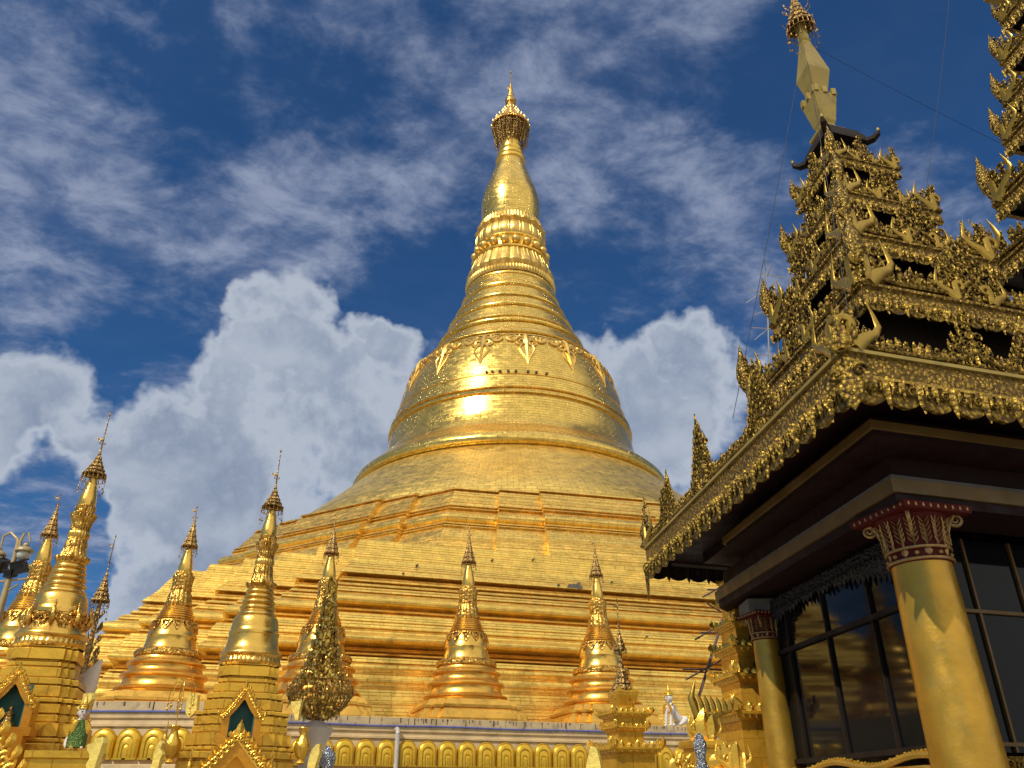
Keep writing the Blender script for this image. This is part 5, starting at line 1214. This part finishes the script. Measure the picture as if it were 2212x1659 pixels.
# ------------------------------------------------------------------ statues
def skin(name, verts, edges, radii, m, parent, sub=2):
    me = bpy.data.meshes.new(name); me.from_pydata(verts, edges, []); o = bpy.data.objects.new(name, me); C.objects.link(o)
    md = o.modifiers.new('skin', 'SKIN'); sl = me.skin_vertices[0] if me.skin_vertices else None
    if sl is None:
        bm = bmesh.new(); bm.from_mesh(me); bm.verts.layers.skin.verify(); bm.to_mesh(me); bm.free(); sl = me.skin_vertices[0]
    for i, r in enumerate(radii): sl.data[i].radius = (r, r)
    sl.data[0].use_root = True
    md.use_smooth_shade = True
    sb_ = o.modifiers.new('sub', 'SUBSURF'); sb_.levels = sub; sb_.render_levels = sub
    me.materials.append(M[m]); o.parent = parent; return o
def sphinx(px, py, Y, h, rz, label, robe='green'):
    """half-human lion seated upright: human head, torso and forelegs, lion haunches behind. faces -x local y"""
    p = at(px, py, Y); t = thing('sphinx_statue', label, 'statue', p, rz); s = h; t.scale = (1.12, 1.12, 1.0)
    # local: front = -y
    vs = [(0, 0, .36), (0, -.06, .48), (0, -.10, .60), (0, -.11, .68), (0, -.12, .77), (.09, -.10, .60), (.12, -.16, .42), (.10, -.20, .20), (.10, -.22, .03), (.10, -.29, .02), (-.09, -.10, .60), (-.12, -.16, .42), (-.10, -.20, .20), (-.10, -.22, .03), (-.10, -.29, .02), (0, .16, .24), (0, .30, .20), (.12, .30, .20), (.15, .16, .10), (.15, .04, .03), (-.12, .30, .20), (-.15, .16, .10), (-.15, .04, .03), (0, .40, .12)]
    ed = [(0, 1), (1, 2), (2, 3), (3, 4), (2, 5), (5, 6), (6, 7), (7, 8), (8, 9), (2, 10), (10, 11), (11, 12), (12, 13), (13, 14), (0, 15), (15, 16), (16, 17), (17, 18), (18, 19), (16, 20), (20, 21), (21, 22), (16, 23)]
    ra = [.13, .13, .115, .05, .06, .06, .055, .045, .04, .03, .06, .055, .045, .04, .03, .14, .15, .10, .07, .045, .10, .07, .045, .05]
    skin('body', [tuple(c * s for c in v) for v in vs], ed, [r * s for r in ra], 'statwhite', t)
    HS = Matrix.Translation((0, -.13 * s, .70 * s)) @ Matrix.Diagonal((1.35, 1.35, 1.35, 1)) @ Matrix.Translation((0, .13 * s, -.70 * s)); old = MB.build
    b = MB(); b.sphere((0, -.13 * s, .79 * s), .088 * s, 20, None, (.86, .95, 1.12))
    b.sphere((0, -.225 * s, .775 * s), .016 * s, 8, None, (.8, .9, 1.6)); b.sphere((0, -.20 * s, .735 * s), .022 * s, 8, None, (1.3, .6, .6))
    for sg in (-1, 1): b.sphere((sg * .082 * s, -.12 * s, .78 * s), .022 * s, 8, None, (.4, .8, 1.6))
    b.sphere((0, -.17 * s, .715 * s), .035 * s, 10)
    b.v = [tuple(HS @ Vector(q)) for q in b.v]; hd = b.build('head', 'statwhite', t, 80)
    b = MB()
    for sg in (-1, 1):
        b.sphere((sg * .032 * s, -.212 * s, .80 * s), .011 * s, 8, None, (1.7, .5, .6)); b.tube([(sg * .015 * s, -.217 * s, .822 * s), (sg * .035 * s, -.214 * s, .83 * s), (sg * .055 * s, -.20 * s, .82 * s)], .004 * s, 4)
    b.v = [tuple(HS @ Vector(q)) for q in b.v]; b.build('eyes', 'darkmetal', hd, 60)
    b = MB(); b.sphere((0, -.222 * s, .737 * s), .012 * s, 8, None, (1.6, .5, .5)); M.setdefault('lips', mat('red_lips', (.35, .04, .04), .4)); b.v = [tuple(HS @ Vector(q)) for q in b.v]; b.build('mouth', 'lips', hd, 60)
    b = MB(); b.lathe([(.070 * s, .845 * s), (.082 * s, .85 * s), (.082 * s, .865 * s), (.075 * s, .88 * s), (.085 * s, .895 * s), (.082 * s, .91 * s), (.058 * s, .92 * s), (.062 * s, .935 * s), (.04 * s, .96 * s), (.025 * s, 1.0 * s), (.012 * s, 1.06 * s), (.004 * s, 1.13 * s)], 24, None, HS @ Matrix.Translation((0, -.13 * s, 0))); b.build('pointed_crown', 'goldcarve', t, 40)
    # robe front and collar
    b = MB(); b.lathe([(.20 * s, .03 * s), (.205 * s, .2 * s), (.19 * s, .36 * s), (.165 * s, .5 * s), (.13 * s, .6 * s), (.07 * s, .66 * s)], 24, lambda q, a, r: r * (1 + .03 * math.sin(10 * a)), Matrix.Translation((0, -.12 * s, 0)) @ Matrix.Scale(.8, 4, (0, 1, 0)))
    if robe: b.build('robe', robe, t, 50)
    for sg in (-1, 1):
        b = MB()
        b.leaf(sg * .10 * s, 0, -.32 * s, .13 * s, .03 * s, -sg * .2, -sg * .28, Matrix.Translation((0, -.235 * s, .64 * s)) @ Matrix(((1, 0, 0, 0), (0, 0, -1, 0), (0, 1, 0, 0), (0, 0, 0, 1))), 6)
        b.leaf(sg * .1 * s, 0, .12 * s, .1 * s, .03 * s, sg * .3, sg * .8, Matrix.Translation((0, -.14 * s, .58 * s)) @ Matrix(((1, 0, 0, 0), (0, 0, -1, 0), (0, 1, 0, 0), (0, 0, 0, 1))), 5)
        b.build('collar', 'goldcarve', t, 50)
    return t
sphinx(160, 1619, 12.9, .60, R(34), 'seated sphinx with white face, green robe and gold pointed hat on the left ledge')
sphinx(1458, 1570, 40.5, 1.5, R(-60), 'white and gold sphinx on the wall beside the pavilion eave', None)
# ledge below the left sphinx
lp_ = at(146, 1624, 12.9); b = MB(); b.sweep(lambda a_: redent(a_, .7, 2), [(0, .38), (lp_.z - .3, .38), (lp_.z - .28, .43), (lp_.z - .12, .44), (lp_.z - .1, .48), (lp_.z - .01, .48)], Matrix.Rotation(ROT_L, 4, 'Z')); o = tag(b.build('statue_pedestal', 'goldpaint', None, 0), 'golden stepped pedestal under the green-robed sphinx', 'pedestal'); o.location = (lp_.x, lp_.y, 0)

# ------------------------------------------------------------------ thin leafy spire behind the left stupa
Ys = 17.0; sp_ = at(188, 1420, Ys); t = thing('leafy_spire', 'thin openwork bronze spire just behind the left niche stupa', 'spire', (sp_.x, sp_.y, 0)); 
def zz_(y): return EYE + ray(200, y)[1] * Ys
h = MB(); h.tube([(0, 0, 0), (0, 0, zz_(1330)), (0, 0, zz_(1250))], [.12, .05, .03], 8); hz = zz_(1300)
small_hti(h, hz, zz_(1235), .17, seed=12); hti_skirt(h, hz, .18, .05, 2, 12, .2); rod(h, zz_(1240), zz_(1155), .16, 0)
random.seed(9)
for k in range(60): y = random.uniform(1330, 1470); a = random.uniform(0, 6.28); r_ = .06 + .12 * (y - 1330) / 140; h.leaf(0, 0, .16, .07, .02, .2, .5, Matrix.Translation((r_ * math.cos(a), r_ * math.sin(a), zz_(y))) @ Matrix.Rotation(a, 4, 'Z') @ Matrix(((1, 0, 0, 0), (0, 0, -1, 0), (0, 1, 0, 0), (0, 0, 0, 1))), 4)
h.build('spire_shaft', 'bronze', t, 50)

# ------------------------------------------------------------------ lamp post with floodlights
Yl = 15.5; base_l = at(-20, 1400, Yl); lp = thing('lamp_post', 'beige lamp post with two hooked lanterns and black floodlights at the left edge', 'street lamp', (base_l.x, base_l.y, 0))
def lpz(x, y): q = at(x, y, Yl); return Vector((q.x - base_l.x, 0, q.z))
top = lpz(40, 1172); bx = top.x
b = MB(); b.tube([(lpz(5, 1290).x * 0 + top.x * .2, 0, 0), (top.x * .35, 0, lpz(0, 1400).z), (top.x * .6, 0, lpz(15, 1260).z), (top.x, 0, top.z)], [.09, .07, .055, .045], 12); b.build('post', 'lamp', lp, 50)
for sg, ends in ((-1, [(40, 1195), (38, 1165), (24, 1151), (8, 1158), (3, 1180)]), (1, [(40, 1200), (44, 1170), (53, 1153), (63, 1152), (65, 1172)])):
    pts = [lpz(*e) for e in ends]; b = MB(); b.tube(pts, [.035, .03, .025, .022, .018], 8); ar = b.build('arm', 'lamp', lp, 60)
    e = pts[-1]; b = MB(); b.lathe([(.0, .0), (.04, -.02), (.06, -.06), (.05, -.09), (.12, -.11), (.17, -.16), (.17, -.19), (.1, -.2)][::-1], 20, None, Matrix.Translation((e.x + (-.03 if sg < 0 else -.06), 0, e.z + .0))); ln = b.build('lantern_cap', 'lamp', ar, 50)
    b = MB(); b.lathe([(.10, -.19), (.125, -.24), (.11, -.31), (.06, -.36), (0, -.37)][::-1], 20, None, Matrix.Translation((e.x + (-.03 if sg < 0 else -.06), 0, e.z))); b.build('lantern_glass', 'lampglass', ln, 60)
for px, py, rz_ in ((41, 1228, -.25), (-4, 1222, .4), (22, 1240, .1)):
    q = lpz(px, py); b = MB(); Mx = Matrix.Translation(q) @ Matrix.Rotation(rz_, 4, 'Y') @ Matrix.Rotation(.35, 4, 'X')
    sz = 1.0 if px != 22 else .6
    b.box((0, 0, 0), (.26 * sz, .2, .22 * sz), Mx, .9); b.box((0, .0, .13 * sz), (.30 * sz, .26, .03), Mx)
    for k in range(5): b.box(((k - 2) * .05 * sz, .12, 0), (.012, .05, .18 * sz), Mx)
    b.build('floodlight', 'floodbody', lp, 0)
b = MB(); q0, q1 = lpz(-15, 1258), lpz(62, 1250); b.tube([q0, q1], .022, 6); b.tube([q1, lpz(64, 1236)], .012, 5); b.tube([lpz(18, 1275), lpz(40, 1262)], .02, 6); b.build('crossbar', 'lamp', lp, 50)

# ------------------------------------------------------------------ aerials, bamboo poles, wires
def aerial(base, top, els, Y, label, m='aerial'):
    p0 = at(*base, Y); t = thing('tv_aerial', label, 'aerial', p0); b = MB(); f = lambda x, y, dy=0: at(x, y, Y + dy) - p0
    b.tube([(0, 0, 0), f(*top)], .03, 6); b.build('mast', m, t, 50)
    b = MB()
    for (x0, y0, x1, y1) in els: b.tube([f(x0, y0, -.3), f(x1, y1, .3)], .018, 5)
    b.build('rods', m, t, 50); return t
aerial((1662, 790), (1655, 590), [(1618, 628, 1692, 632), (1641, 592, 1697, 600), (1612, 655, 1652, 628), (1630, 680, 1685, 660), (1625, 708, 1690, 712), (1630, 735, 1672, 700), (1632, 765, 1690, 772), (1650, 560, 1656, 600), (1668, 570, 1652, 610)], 24, 'metal tv aerial mast behind the carved roof of the pavilion')
sc_ = thing('pole_frame', 'thin brown poles and crossing rods sticking out beside the tall tiered shrine', 'scaffold', at(1512, 1500, 20)); p0 = at(1512, 1500, 20); b = MB(); f = lambda x, y, d=0: at(x, y, 20 + d) - p0
b.tube([f(1510, 1505), f(1562, 1335)], .035, 6); b.tube([f(1562, 1500), f(1566, 1240)], .03, 6)
b.build('pole', 'pole', sc_, 50); b = MB()
for e in ((1518, 1290, 1568, 1262), (1528, 1274, 1570, 1275), (1526, 1303, 1564, 1326), (1502, 1382, 1562, 1346), (1512, 1367, 1562, 1368), (1482, 1468, 1562, 1424), (1474, 1446, 1566, 1448), (1552, 1301, 1568, 1301)): b.tube([f(e[0], e[1], -.4), f(e[2], e[3], .4)], .022, 5)
b.build('crossing_rods', 'pole', sc_, 50)
def wire(pts, r, label):
    P = [Vector(p) for p in pts]; b = MB(); o0 = P[0]; L = []
    n = 14
    for i in range(n + 1):
        q = i / n; p = P[0].lerp(P[1], q); p.z -= .12 * math.sin(math.pi * q) * (P[1] - P[0]).length * .05; L.append(p - o0)
    b.tube(L, r, 4); o = b.build('guy_wire', 'wire', None, 0); o.location = o0; return tag(o, label, 'wire')
nk_ = Vector((cx5 if False else 6.34, CYT, zD + .05))
wire([nk_, at(1583, 905, 13.6)], .006, 'dark guy wire dropping from the pavilion spire to the left eave')
wire([nk_, at(2160, 310, 15.0)], .005, 'dark guy wire running from the pavilion spire to the right-hand tower')
wire([at(2050, 0, 17), at(1998, 430, 11.8)], .006, 'faint vertical wire between the pavilion spire and the right-hand tower')
wire([nk_, pt(1.7, 0, .2, 6.82)], .006, 'pale cable running down the near corner of the tiered pavilion roof')
